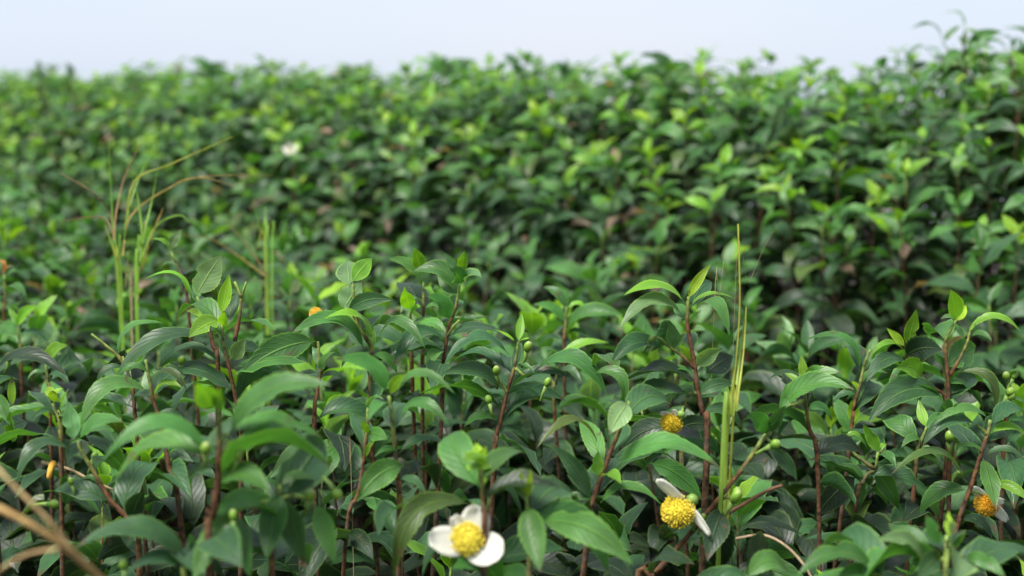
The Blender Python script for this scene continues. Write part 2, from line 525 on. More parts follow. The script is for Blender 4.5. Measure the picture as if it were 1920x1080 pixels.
# ------------------------------------------------------------------ flowers
def petal_mesh(L, W, cup, rng):
    verts, faces = [], []
    nu, nv = 8, 6
    for i in range(nu + 1):
        x = i / nu
        w = W * 0.5 * (0.22 + 0.78 * math.sin(math.pi * (0.12 + 0.76 * x)) ** 0.7) * (1.0 if x < 0.93 else 0.82)
        for j in range(nv + 1):
            v = 2 * j / nv - 1
            notch = -0.06 * L * (1 - abs(v)) ** 2 if i == nu else 0
            verts.append((L * x * (1 - 0.07 * v * v * x) + notch, w * v,
                          cup * L * (0.55 * x * x + 0.5 * v * v * (W / L) * x) + 0.03 * L * math.sin(5 * v + 4 * x) * x))
    m = nv + 1
    for i in range(nu):
        for j in range(nv): faces.append((i * m + j, i * m + j + 1, (i + 1) * m + j + 1, (i + 1) * m + j))
    n = len(verts)
    back = [(a, b, c - 0.0007) for a, b, c in verts]
    faces += [tuple(k + n for k in reversed(q)) for q in faces]
    ring = [j for j in range(m)] + [i * m + nv for i in range(1, nu + 1)] + [nu * m + j for j in range(nv - 1, -1, -1)] + [i * m for i in range(nu - 1, 0, -1)]
    for k in range(len(ring)):
        a, b = ring[k], ring[(k + 1) % len(ring)]
        faces.append((b, a, a + n, b + n))
    tint = np.array([(0.90, 0.89, 0.80)] * (2 * n))
    for i in range(nu + 1):
        for j in range(m):
            if i < 2: tint[i * m + j] = tint[i * m + j + n] = (0.72, 0.76, 0.48)
    return make_mesh('petal', verts + back, faces, M_PETAL, tint)

def stamen_mesh(R, rng, n=150, colour=(0.88, 0.55, 0.02), half=1.2):
    verts, faces, tint = [], [], []
    for k in range(n):
        z = 1 - (k + 0.5) / n * half
        q = k * 2.39996
        s = math.sqrt(max(0, 1 - z * z))
        d = unit(np.array([s * math.cos(q), s * math.sin(q), z * 0.95 + 0.05]) + np.array([rng.gauss(0, .05) for _ in range(3)]))
        L = R * rng.uniform(0.84, 1.16)
        tip = d * L
        a = unit(np.cross(d, (0.3, 0.5, 0.8))); b = np.cross(d, a)
        base = d * R * 0.15
        i0 = len(verts)
        w = R * 0.03
        for c in (base, tip):
            for e in range(3):
                p = 2.094 * e
                verts.append(c + (a * math.cos(p) + b * math.sin(p)) * w); tint.append((0.9, 0.72, 0.10))
        for e in range(3):
            e2 = (e + 1) % 3
            faces.append((i0 + e, i0 + e2, i0 + 3 + e2, i0 + 3 + e))
        i1 = len(verts)
        r = R * 0.062
        j = rng.uniform(0.92, 1.04)
        for vec in (d, -d, a, b, -a, -b):
            verts.append(tip + vec * r * (1.25 if vec is a else 1.0)); tint.append(tuple(np.array(colour) * j))
        for p, q2 in ((2, 3), (3, 4), (4, 5), (5, 2)):
            faces.append((i1, i1 + p, i1 + q2)); faces.append((i1 + 1, i1 + q2, i1 + p))
    cv, cf = sphere_geo(R * 0.84, R * 0.84, 14, 10)
    k = len(verts); verts += list(cv); faces += [tuple(i + k for i in q) for q in cf]; tint += [tuple(np.array(colour) * (0.98, 1.05, 1.3))] * len(cv)
    return make_mesh('stamens', verts, faces, M_STAMEN, np.array(tint))

def build_flower(parent, pos, axis, R, petals, label, stalk=None, colour=(0.88, 0.55, 0.02), seed=1, half=1.2, calyx=None):
    """pos/axis in world space; petals: (tip world point, width ratio, cup). Calyx mesh is the flower part, the rest its pieces."""
    rng = random.Random(seed)
    proot = Vector(parent.location)
    pos = Vector(pos); ax = Vector(axis).normalized()
    q = ax.to_track_quat('Z', 'Y')
    cv, cf = sphere_geo(R * 0.42, R * 0.36, 10, 6)
    cal = Vector(calyx) if calyx is not None else pos - ax * R * 0.45
    v = [q @ Vector(p) + cal - pos for p in cv]
    if stalk is not None:
        sp, sr = smooth_path([np.array(cal - pos - ax * R * 0.2), np.array((cal - pos) * 0.5 + (Vector(stalk) - pos) * 0.5 + Vector((0, 0, 0.003))), np.array(Vector(stalk) - pos)], [0.0012, 0.0011, 0.0012], 3)
        tv, tf = tube_geo(sp, sr, 6)
        n = len(v); v += [Vector(p) for p in tv]; cf = cf + [tuple(i + n for i in g) for g in tf]
    fl = link('flower', make_mesh('flower', v, cf, M_BUD, (0.19, 0.31, 0.06)), parent, pos - proot)
    fl['label'] = label
    st = link('stamens', stamen_mesh(R, rng, 420, colour, half), fl)
    st.rotation_euler = q.to_euler()
    for tip, wr, cup in petals:
        d = Vector(tip) - pos
        start = (cal - pos) * 0.55
        d2 = d - start
        L = d2.length
        x = d2.normalized()
        z = (ax - x * ax.dot(x)).normalized()
        y = z.cross(x)
        o = link('petal', petal_mesh(L, L * wr, cup, rng), fl)
        m = Matrix((x, y, z)).transposed().to_4x4(); m.translation = start
        o.matrix_local = m
    return fl

# ------------------------------------------------------------------ the plants one can tell apart (metres)
SHORT = {'redstem': 'red-stemmed plant', 'paleleaf': 'broad pale folded leaf', 'twinleaf': 'twin pale leaves', 'cuttwig': 'cut bare twig', 'redstem2': 'drooping dark leaf pair', 'leftedge': 'long curled dark leaf', 'limeA': 'single glossy lime leaf', 'limeB': 'upright yellow-green pair', 'limeC': 'orange-brown dead leaf', 'curlbright': 'curled bright sprout', 'palestack': 'stacked pale leaves', 'dewleaf': 'closing small blossom', 'limetips': 'yellow-green curl', 'rustystem': 'straight rusty stem', 'foldtop': 'bitten folded leaves', 'twoup': 'two upright light leaves', 'pinpoint': 'pointed lime leaf', 'budcentre': 'pointed budding tip', 'furrowsprout': 'pale three-leaf sprout', 'limeleaning': 'long lime leaf', 'tallshoot': 'tall yellow-edged shoot', 'drooplight': 'pale hanging leaf', 'greyback': 'grey-green leaves', 'nearbroad': 'broad fanned leaf', 'nearbright': 'bright stacked leaflets', 'whiteblossom': 'open white blossom', 'nearleft': 'wide raised leaves', 'nearhang': 'skirt of hanging leaves', 'spoonleft': 'pale spoon leaf', 'frontarch': 'bridge-like leaf', 'bittentip': 'bitten triangular leaf', 'spotleaf': 'spotted grey leaf', 'archright': 'smooth arched leaf', 'broadgrey': 'broad flat leaf', 'limecluster': 'small lime cluster', 'fingerleaf': 'hanging finger leaf', 'twiglime': 'curved lime leaf', 'budtip': 'bud-tipped plant', 'nearright': 'wide pale leaf', 'nearbridge': 'dark bridging leaf', 'nearbottom': 'dry curved twig', 'budstem': 'half-shed blossom', 'skyright': 'tallest plant', 'skyright2': 'broad bright-tipped plant', 'skyright3': 'hooked narrow leaves', 'sk1': 'lone forked plant', 'sk2': 'thin end plant', 'sk3': 'thin second plant', 'sk4': 'round dark crown', 'sk5': 'square dark plant', 'sk6': 'airy hooked tip', 'sk7': 'dark skyline tip', 'sk8': 'broad blue-green plant', 'sk9': 'small dark skyline plant', 'sk10': 'upright skyline plant', 'farblossom': 'far white blossom'}
HEROES = [
    ('limeC', 'tea plant crowned by a curled orange-brown dead leaf at the furrow edge', (-0.5642, 1.6208, -0.01), [([(-0.5642, 1.6208, -0.01), (-0.5676, 1.6138, 0.388), (-0.5823, 1.5957, 0.7137), (-0.5835, 1.6025, 0.7624), (-0.5848, 1.6064, 0.7897)], 0.0036, 0.0016, 0.03)], [((-0.5848, 1.6064, 0.7897), (-0.5975, 1.6133, 0.8056), 0.402, 0.31, 8, 0.204), ((-0.5848, 1.6061, 0.7879), (-0.5734, 1.6138, 0.7981), 0.345, 0.292, 5, 0.272), ((-0.5848, 1.6055, 0.7837), (-0.5643, 1.6044, 0.7931), 0.23, 0.344, 2, 0.34), ((-0.5848, 1.6051, 0.7806), (-0.6032, 1.6003, 0.7813), 0.23, 0.344, 2, 0.34), ((-0.5841, 1.6038, 0.7715), (-0.5513, 1.5805, 0.7656), 0.23, 0.344, 3, 0.34), ((-0.5841, 1.6034, 0.7685), (-0.6065, 1.6137, 0.7545), 0.23, 0.344, 3, 0.34), ((-0.5835, 1.6025, 0.7624), (-0.5692, 1.5942, 0.745), 0.23, 0.344, 3, 0.408)], []),
    ('redstem', 'tea plant with a bare dark red stem and a long arching dark leaf', (-0.2263, 1.0861, -0.01), [([(-0.2263, 1.0861, -0.01), (-0.2236, 1.084, 0.3927), (-0.2157, 1.092, 0.7222), (-0.2191, 1.0961, 0.7516), (-0.2242, 1.0996, 0.7768), (-0.2293, 1.1026, 0.7979), (-0.2314, 1.1052, 0.8164)], 0.0036, 0.0016, 0.03), ([(-0.2208, 1.1032, 0.8021), (-0.2166, 1.1061, 0.8231), (-0.2153, 1.108, 0.8366), (-0.2115, 1.1098, 0.8492)], 0.0024, 0.0014, 0.03), ([(-0.2153, 1.108, 0.8366), (-0.2208, 1.1098, 0.8492)], 0.0024, 0.0014, 0.03)], [((-0.2365, 1.1035, 0.8046), (-0.312, 1.0784, 0.7693), 0.23, 0.232, 3, 0.34), ((-0.2327, 1.1056, 0.8189), (-0.2527, 1.0839, 0.8085), 0.069, 0.533, 1, 0.8), ((-0.2314, 1.1063, 0.8239), (-0.2251, 1.1106, 0.8551), 0.0, 0.327, 0, 0.85), ((-0.2302, 1.1048, 0.8138), (-0.223, 1.0802, 0.8302), 0.0, 0.301, 0, 0.8), ((-0.2276, 1.1047, 0.8126), (-0.2204, 1.1287, 0.8396), 0.034, 0.31, 3, 0.8), ((-0.2217, 1.101, 0.7865), (-0.2096, 1.0937, 0.8059), 0.057, 0.516, 6, 0.8), ((-0.2314, 1.1006, 0.784), (-0.286, 1.1157, 0.7771), 0.287, 0.189, 3, 0.238), ((-0.2293, 1.1032, 0.8021), (-0.2795, 1.1549, 0.8108), 0.287, 0.258, 2, 0.272), ((-0.2208, 1.1002, 0.781), (-0.1885, 1.1083, 0.7664), 0.23, 0.301, 3, 0.34)], [((-0.2651, 1.0978, 0.7739), (0.2432, -0.3161, 0.917), 1.2)]),
    ('paleleaf', 'tea plant with one broad pale folded leaf, beside the red-stemmed one', (-0.2467, 1.1669, -0.01), [([(-0.2467, 1.1669, -0.01), (-0.2573, 1.1595, 0.4053), (-0.2482, 1.1659, 0.745), (-0.2527, 1.1715, 0.7852), (-0.2608, 1.1756, 0.8143), (-0.2667, 1.1774, 0.8272)], 0.0036, 0.0016, 0.03)], [((-0.2667, 1.1776, 0.8286), (-0.2455, 1.1823, 0.8621), 0.023, 0.619, 6, 0.95), ((-0.2635, 1.1775, 0.8277), (-0.2523, 1.2003, 0.8466), 0.034, 0.43, 3, 0.8), ((-0.2716, 1.1773, 0.8263), (-0.3076, 1.1602, 0.8432), 0.322, 0.206, 1, 0.306), ((-0.2698, 1.1969, 0.8225), (-0.2705, 1.2206, 0.8473), 0.0, 0.387, 2, 0.9), ((-0.2594, 1.1747, 0.8076), (-0.279, 1.1919, 0.8126), 0.115, 0.258, 0, 0.5)], []),
    ('twinleaf', 'small tea plant ending in two pale leaves, behind the broad pale upright leaf', (-0.3034, 1.3845, -0.01), [([(-0.3034, 1.3845, -0.01), (-0.3016, 1.368, 0.4228), (-0.3166, 1.3622, 0.7769), (-0.3239, 1.368, 0.8183), (-0.3349, 1.3715, 0.8432)], 0.0036, 0.0016, 0.03)], [((-0.3349, 1.3717, 0.8442), (-0.35, 1.3588, 0.8571), 0.172, 0.344, 1, 0.408), ((-0.3344, 1.3718, 0.8452), (-0.3242, 1.3759, 0.8648), 0.057, 0.473, 6, 0.8), ((-0.3296, 1.3695, 0.8287), (-0.347, 1.3757, 0.8252), 0.23, 0.301, 2, 0.34), ((-0.3218, 1.3673, 0.8131), (-0.3089, 1.3777, 0.7957), 0.23, 0.301, 2, 0.34)], []),
    ('cuttwig', 'tea plant with a cut bare twig end and one long curved green leaf', (-0.2842, 1.0872, -0.01), [([(-0.2842, 1.0872, -0.01), (-0.2894, 1.1009, 0.3996), (-0.2994, 1.0937, 0.7348), (-0.3036, 1.0985, 0.7684), (-0.31, 1.1015, 0.7903)], 0.0036, 0.0016, 0.03), ([(-0.3075, 1.1002, 0.781), (-0.3134, 1.1015, 0.7903), (-0.3249, 1.1029, 0.8), (-0.3351, 1.104, 0.808)], 0.0024, 0.0014, 0.03)], [((-0.3134, 1.1015, 0.7903), (-0.2773, 1.1052, 0.8164), 0.287, 0.31, 2, 0.204), ((-0.3079, 1.1002, 0.781), (-0.3298, 1.0939, 0.7694), 0.23, 0.31, 3, 0.34), ((-0.3058, 1.0996, 0.7768), (-0.275, 1.078, 0.7749), 0.23, 0.301, 3, 0.34)], []),
    ('redstem2', 'tea plant with dark red stem under a drooping pair of dark leaves', (-0.2405, 0.979, -0.01), [([(-0.2405, 0.979, -0.01), (-0.2268, 0.9985, 0.3712), (-0.2394, 0.9855, 0.683), (-0.2483, 0.9918, 0.7278), (-0.2553, 0.9966, 0.7623), (-0.2603, 0.9989, 0.7784), (-0.263, 1.0009, 0.7929), (-0.2657, 1.0029, 0.8067)], 0.0036, 0.0016, 0.03)], [((-0.263, 0.9996, 0.7834), (-0.304, 0.9665, 0.7633), 0.345, 0.31, 3, 0.408), ((-0.2626, 1.0007, 0.791), (-0.2328, 0.9898, 0.7855), 0.345, 0.258, 7, 0.272), ((-0.2638, 1.0015, 0.7968), (-0.2855, 0.9986, 0.7954), 0.287, 0.292, 2, 0.34), ((-0.2599, 0.999, 0.7795), (-0.2355, 0.9853, 0.7892), 0.23, 0.301, 1, 0.34), ((-0.2591, 0.9988, 0.7776), (-0.2827, 1.0133, 0.7704), 0.23, 0.344, 3, 0.34), ((-0.2568, 0.9974, 0.768), (-0.2375, 0.9947, 0.7588), 0.23, 0.344, 3, 0.408)], [((-0.305, 0.9842, 0.727), (0.3558, 0.0871, 0.9305), 1.1)]),
    ('leftedge', 'tea plant with one long curled dark leaf and upright young leaves', (-0.3989, 1.0578, -0.01), [([(-0.3989, 1.0578, -0.01), (-0.3961, 1.0571, 0.3915), (-0.3993, 1.0513, 0.7199), (-0.4013, 1.057, 0.7605), (-0.4021, 1.0609, 0.7889)], 0.0036, 0.0016, 0.03)], [((-0.398, 1.0604, 0.7848), (-0.3352, 1.0405, 0.7868), 0.23, 0.232, 4, 0.374), ((-0.3833, 1.0568, 0.7597), (-0.3841, 1.0602, 0.7836), 0.0, 0.275, 1, 0.9), ((-0.3833, 1.053, 0.7321), (-0.3771, 1.0349, 0.7614), 0.0, 0.361, 1, 0.9), ((-0.3972, 1.0581, 0.7686), (-0.3797, 1.0403, 0.7478), 0.115, 0.344, 3, 0.8)], []),
    ('limeA', 'small tea plant with a single glossy lime leaf above dark foliage', (-0.4139, 1.2619, -0.01), [([(-0.4139, 1.2619, -0.01), (-0.4344, 1.2753, 0.3789), (-0.4264, 1.2702, 0.697), (-0.4288, 1.275, 0.7312), (-0.4308, 1.2777, 0.7507)], 0.0036, 0.0016, 0.03)], [((-0.4308, 1.278, 0.7522), (-0.4055, 1.2642, 0.7692), 0.138, 0.387, 1, 0.6), ((-0.4308, 1.2777, 0.7507), (-0.4425, 1.2756, 0.7587), 0.172, 0.344, 2, 0.408), ((-0.4298, 1.2764, 0.741), (-0.4463, 1.269, 0.735), 0.23, 0.344, 3, 0.34), ((-0.4288, 1.276, 0.7385), (-0.4051, 1.2624, 0.7339), 0.23, 0.344, 3, 0.408)], [((-0.4689, 1.2758, 0.7413), (0.4234, -0.3092, 0.8515), 1.4)]),
    ('limeB', 'small tea plant with upright yellow-green leaf pair near the orange-brown dead leaf', (-0.5267, 1.4708, -0.01), [([(-0.5267, 1.4708, -0.01), (-0.5208, 1.4702, 0.3811), (-0.5232, 1.4727, 0.7011), (-0.5244, 1.4767, 0.7293), (-0.5272, 1.4797, 0.7507)], 0.0036, 0.0016, 0.03)], [((-0.5272, 1.4797, 0.7507), (-0.4998, 1.4707, 0.7745), 0.115, 0.344, 1, 0.6), ((-0.5272, 1.4799, 0.7518), (-0.5401, 1.4899, 0.7704), 0.057, 0.301, 1, 0.7), ((-0.5255, 1.4783, 0.7406), (-0.5409, 1.4637, 0.7374), 0.23, 0.301, 2, 0.34), ((-0.5255, 1.4783, 0.7406), (-0.4941, 1.4754, 0.7353), 0.23, 0.301, 3, 0.34)], []),
    ('curlbright', 'tiny tea sprout with curled bright green leaves close above the dark understorey', (-0.3202, 1.0166, -0.01), [([(-0.3202, 1.0166, -0.01), (-0.3423, 1.0168, 0.3979), (-0.3364, 1.0226, 0.7317), (-0.3392, 1.0259, 0.7553), (-0.3424, 1.0278, 0.7687)], 0.0036, 0.0016, 0.03)], [((-0.3424, 1.028, 0.7703), (-0.3515, 1.0372, 0.776), 0.287, 0.516, 0, 0.476), ((-0.342, 1.028, 0.7703), (-0.3347, 1.0301, 0.7796), 0.23, 0.43, 0, 0.408), ((-0.3416, 1.0279, 0.7691), (-0.3333, 1.0109, 0.7789), 0.115, 0.516, 0, 0.9), ((-0.3404, 1.0268, 0.7612), (-0.3537, 1.0128, 0.7584), 0.23, 0.344, 3, 0.408), ((-0.3392, 1.0262, 0.7573), (-0.316, 1.0047, 0.7564), 0.23, 0.344, 3, 0.408)], []),
    ('palestack', 'tea plant carrying three stacked pale spoon-shaped leaves above long mid-green ones', (-0.1212, 1.1563, -0.01), [([(-0.1212, 1.1563, -0.01), (-0.1144, 1.1778, 0.4003), (-0.1196, 1.1646, 0.7361), (-0.1187, 1.1704, 0.7772), (-0.1218, 1.1721, 0.7897), (-0.1345, 1.1747, 0.8076), (-0.1408, 1.1762, 0.8187)], 0.0036, 0.0016, 0.06), ([(-0.1218, 1.1721, 0.7897), (-0.1318, 1.1747, 0.8076), (-0.1349, 1.179, 0.8389)], 0.0024, 0.0014, 0.06)], [((-0.143, 1.1758, 0.8156), (-0.1272, 1.179, 0.8389), 0.023, 0.817, 6, 0.95), ((-0.1349, 1.1791, 0.8393), (-0.1202, 1.2018, 0.857), 0.046, 0.473, 1, 0.9), ((-0.1376, 1.1787, 0.8366), (-0.1429, 1.2115, 0.854), 0.0, 0.602, 6, 0.95), ((-0.139, 1.1756, 0.8143), (-0.0985, 1.1572, 0.8271), 0.115, 0.31, 3, 0.75), ((-0.1178, 1.1721, 0.7893), (-0.1553, 1.1452, 0.8133), 0.287, 0.258, 1, 0.306), ((-0.1245, 1.1709, 0.7812), (-0.1823, 1.1333, 0.8011), 0.299, 0.275, 2, 0.374), ((-0.1151, 1.1719, 0.7879), (-0.0717, 1.1418, 0.7893), 0.391, 0.275, 2, 0.306), ((-0.1187, 1.1709, 0.7808), (-0.1465, 1.1864, 0.7639), 0.23, 0.327, 3, 0.408), ((-0.1173, 1.1712, 0.783), (-0.1239, 1.1944, 0.8043), 0.0, 0.258, 1, 0.8), ((-0.1182, 1.1706, 0.7785), (-0.0976, 1.175, 0.7616), 0.172, 0.344, 3, 0.476)], []),
    ('dewleaf', 'tea plant with a big dark leaf dotted with dew beside a closing blossom', (-0.1415, 1.101, -0.01), [([(-0.1415, 1.101, -0.01), (-0.158, 1.1251, 0.3853), (-0.1599, 1.1103, 0.7087), (-0.1578, 1.1171, 0.7574), (-0.1556, 1.1193, 0.7729), (-0.1573, 1.1229, 0.7985)], 0.0036, 0.0016, 0.03)], [((-0.1591, 1.1229, 0.7985), (-0.2138, 1.0897, 0.778), 0.092, 0.361, 3, 0.8), ((-0.1534, 1.1199, 0.7771), (-0.1633, 1.1309, 0.7927), 0.057, 0.43, 6, 0.8), ((-0.1547, 1.1193, 0.7729), (-0.1415, 1.1124, 0.7917), 0.172, 0.344, 2, 0.408), ((-0.1556, 1.1187, 0.7686), (-0.136, 1.1349, 0.7607), 0.23, 0.31, 3, 0.408), ((-0.1569, 1.1193, 0.7729), (-0.1795, 1.1191, 0.7641), 0.172, 0.31, 3, 0.408)], []),
    ('limetips', 'blurred near tea plant with a small yellow-green curl between two light arching leaves', (-0.0636, 0.9196, -0.01), [([(-0.0636, 0.9196, -0.01), (-0.0799, 0.922, 0.3831), (-0.0764, 0.9178, 0.7048), (-0.0767, 0.9223, 0.7365), (-0.0789, 0.9254, 0.7586), (-0.0818, 0.9295, 0.7875), (-0.0832, 0.9306, 0.7957)], 0.0036, 0.0016, 0.05)], [((-0.0843, 0.9309, 0.7979), (-0.1181, 0.9144, 0.8238), 0.184, 0.344, 2, 0.442), ((-0.0821, 0.9307, 0.7964), (-0.0706, 0.9228, 0.812), 0.115, 0.387, 0, 0.7), ((-0.08, 0.9301, 0.7922), (-0.0377, 0.9112, 0.8011), 0.345, 0.232, 2, 0.306), ((-0.0767, 0.9284, 0.7797), (-0.042, 0.9083, 0.7805), 0.322, 0.284, 2, 0.34), ((-0.0731, 0.9241, 0.7494), (-0.103, 0.9013, 0.7305), 0.138, 0.43, 3, 0.8), ((-0.0828, 0.9297, 0.7893), (-0.0949, 0.9056, 0.784), 0.23, 0.344, 3, 0.408), ((-0.0764, 0.9252, 0.7572), (-0.0919, 0.9142, 0.7575), 0.23, 0.258, 3, 0.34), ((-0.0764, 0.9252, 0.7572), (-0.0415, 0.9432, 0.7555), 0.207, 0.258, 3, 0.34), ((-0.0774, 0.9227, 0.7394), (-0.0568, 0.9082, 0.7325), 0.23, 0.301, 3, 0.408)], []),
    ('rustystem', 'tea plant on a straight rusty red stem with dark drooping lower leaves', (-0.1434, 0.9943, -0.01), [([(-0.1434, 0.9943, -0.01), (-0.1426, 1.0124, 0.3589), (-0.1238, 1.0025, 0.6608), (-0.1136, 1.0087, 0.7045), (-0.1077, 1.0145, 0.7459), (-0.1065, 1.0178, 0.7694)], 0.0036, 0.0016, 0.03)], [((-0.1057, 1.015, 0.749), (-0.1111, 1.0047, 0.7616), 0.0, 0.344, 1, 0.8), ((-0.1065, 1.015, 0.749), (-0.0909, 0.9992, 0.7482), 0.057, 0.516, 2, 0.85), ((-0.1128, 1.0082, 0.701), (-0.0935, 1.0051, 0.6791), 0.287, 0.258, 3, 0.34), ((-0.1088, 1.0079, 0.6987), (-0.0843, 0.9813, 0.6903), 0.115, 0.258, 3, 0.6), ((-0.1167, 1.0066, 0.6893), (-0.1321, 1.0249, 0.6824), 0.23, 0.344, 3, 0.408), ((-0.1088, 1.0123, 0.7303), (-0.0993, 1.0057, 0.7461), 0.115, 0.215, 1, 0.5), ((-0.1073, 1.0173, 0.7654), (-0.0929, 0.9992, 0.7775), 0.23, 0.344, 2, 0.408), ((-0.1203, 1.0046, 0.6756), (-0.0999, 0.9758, 0.665), 0.115, 0.387, 4, 0.9), ((-0.1222, 1.0041, 0.6717), (-0.1382, 0.9762, 0.6689), 0.172, 0.344, 3, 0.476)], []),
    ('foldtop', 'tall tea plant with bitten, folded grey-green leaves on a bare crooked stem', (-0.0743, 1.2097, -0.01), [([(-0.0743, 1.2097, -0.01), (-0.0775, 1.1916, 0.3916), (-0.0611, 1.1927, 0.7203), (-0.0601, 1.1985, 0.7615), (-0.0578, 1.2009, 0.7784), (-0.055, 1.2035, 0.7972), (-0.0495, 1.2054, 0.811), (-0.0453, 1.2084, 0.8325)], 0.0036, 0.0016, 0.03), ([(-0.0564, 1.2023, 0.789), (-0.05, 1.2036, 0.7981), (-0.0453, 1.2043, 0.8027)], 0.0024, 0.0014, 0.03)], [((-0.0472, 1.2103, 0.8453), (-0.0589, 1.207, 0.8615), 0.0, 0.344, 6, 0.8), ((-0.0435, 1.2103, 0.8453), (-0.0406, 1.1952, 0.8643), 0.0, 0.387, 1, 0.9), ((-0.0439, 1.2086, 0.8334), (-0.0519, 1.1903, 0.8474), 0.115, 0.688, 2, 0.7), ((-0.0426, 1.2089, 0.8357), (-0.0259, 1.1895, 0.8416), 0.161, 0.516, 6, 0.612), ((-0.0472, 1.2074, 0.8247), (-0.0865, 1.2101, 0.844), 0.299, 0.43, 2, 0.476), ((-0.0537, 1.2043, 0.8027), (-0.0742, 1.1874, 0.8262), 0.138, 0.473, 3, 0.6), ((-0.0472, 1.2074, 0.8247), (-0.0658, 1.2295, 0.8391), 0.0, 0.387, 2, 0.9), ((-0.0564, 1.2017, 0.7844), (-0.1002, 1.1691, 0.7683), 0.322, 0.292, 3, 0.34), ((-0.0555, 1.2023, 0.789), (-0.0901, 1.2312, 0.7791), 0.287, 0.275, 3, 0.34), ((-0.0587, 1.2004, 0.7752), (-0.0726, 1.1744, 0.7617), 0.23, 0.344, 3, 0.408)], []),
    ('twoup', 'tea plant with two upright light leaves next to the bitten folded one', (-0.0829, 1.317, -0.01), [([(-0.0829, 1.317, -0.01), (-0.0863, 1.3251, 0.4008), (-0.0841, 1.296, 0.737), (-0.0831, 1.3002, 0.7667), (-0.0831, 1.3044, 0.7965), (-0.0831, 1.3079, 0.8217)], 0.0036, 0.0016, 0.03)], [((-0.0856, 1.3083, 0.8247), (-0.1166, 1.3048, 0.8438), 0.172, 0.344, 2, 0.442), ((-0.0851, 1.3092, 0.8312), (-0.0908, 1.2946, 0.8559), 0.023, 0.473, 1, 0.9), ((-0.0841, 1.3072, 0.8163), (-0.0721, 1.2964, 0.8078), 0.23, 0.301, 1, 0.34), ((-0.0831, 1.3051, 0.8014), (-0.1029, 1.2759, 0.796), 0.287, 0.292, 2, 0.34), ((-0.0831, 1.3044, 0.7965), (-0.0547, 1.2942, 0.788), 0.287, 0.292, 2, 0.34)], []),
    ('pinpoint', 'slim tea sprout with one pointed lime leaf standing straight up', (-0.0999, 1.2633, -0.01), [([(-0.0999, 1.2633, -0.01), (-0.0844, 1.2542, 0.41), (-0.0898, 1.2378, 0.7537), (-0.0908, 1.243, 0.7906), (-0.0912, 1.2447, 0.8034)], 0.0036, 0.0016, 0.03)], [((-0.0917, 1.2451, 0.8057), (-0.0939, 1.2197, 0.8295), 0.0, 0.387, 0, 0.9), ((-0.0908, 1.2444, 0.801), (-0.0801, 1.2283, 0.8107), 0.115, 0.301, 1, 0.6), ((-0.0908, 1.2437, 0.7963), (-0.1036, 1.2254, 0.7945), 0.23, 0.301, 2, 0.34), ((-0.0903, 1.2431, 0.7915), (-0.0705, 1.2231, 0.7901), 0.23, 0.301, 2, 0.34)], []),
    ('budcentre', 'tea plant with a pointed shoot tip and green flower buds over paired horizontal dark leaves', (-0.0256, 1.1126, -0.01), [([(-0.0256, 1.1126, -0.01), (-0.0304, 1.0905, 0.3765), (-0.0149, 1.0878, 0.6927), (-0.0127, 1.0924, 0.7251), (-0.0093, 1.0943, 0.739), (-0.0038, 1.0975, 0.7617), (0.0017, 1.1002, 0.781), (0.0034, 1.1015, 0.7903), (0.0051, 1.1032, 0.8021)], 0.0036, 0.0016, 0.03), ([(-0.0038, 1.0975, 0.7617), (-0.0072, 1.0983, 0.7676), (-0.011, 1.0989, 0.7718)], 0.0024, 0.0014, 0.03), ([(0.0025, 1.1002, 0.781), (0.0106, 1.0993, 0.7747), (0.017, 1.0996, 0.7768)], 0.0024, 0.0014, 0.03)], [((0.0051, 1.1031, 0.8017), (0.0078, 1.1226, 0.8222), 0.0, 0.258, 1, 0.7), ((0.0025, 1.1032, 0.8021), (-0.0148, 1.1028, 0.812), 0.057, 0.172, 0, 0.4), ((0.0059, 1.1032, 0.8021), (0.0138, 1.1229, 0.802), 0.115, 0.387, 0, 0.6), ((-0.0021, 1.1016, 0.7907), (-0.0534, 1.0809, 0.787), 0.345, 0.292, 3, 0.306), ((-0.0034, 1.0998, 0.7781), (-0.0515, 1.13, 0.7773), 0.23, 0.224, 3, 0.272), ((-0.0085, 1.0979, 0.7642), (-0.0555, 1.0798, 0.7796), 0.172, 0.344, 3, 0.408), ((0.0183, 1.0998, 0.7781), (0.0736, 1.0678, 0.766), 0.322, 0.292, 3, 0.374), ((0.0034, 1.1008, 0.7853), (0.0181, 1.09, 0.7788), 0.115, 0.215, 3, 0.5), ((-0.0042, 1.0972, 0.7592), (0.0245, 1.1112, 0.7508), 0.23, 0.241, 3, 0.34), ((-0.0051, 1.097, 0.7579), (-0.0255, 1.0981, 0.7468), 0.23, 0.31, 3, 0.34), ((-0.0093, 1.0943, 0.739), (-0.0385, 1.1031, 0.7325), 0.23, 0.344, 3, 0.408), ((-0.011, 1.0931, 0.7306), (0.0128, 1.099, 0.7204), 0.23, 0.327, 3, 0.408)], [((-0.0121, 1.0978, 0.7647), (-0.0052, -0.3989, 0.917), 1.2), ((-0.0145, 1.0874, 0.7437), (-0.2761, 0.1067, 0.9552), 1.3), ((0.0223, 1.0886, 0.7566), (0.3678, 0.1354, 0.92), 1.1), ((0.0074, 1.0983, 0.7817), (0.2822, -0.1881, 0.9407), 1.5)]),
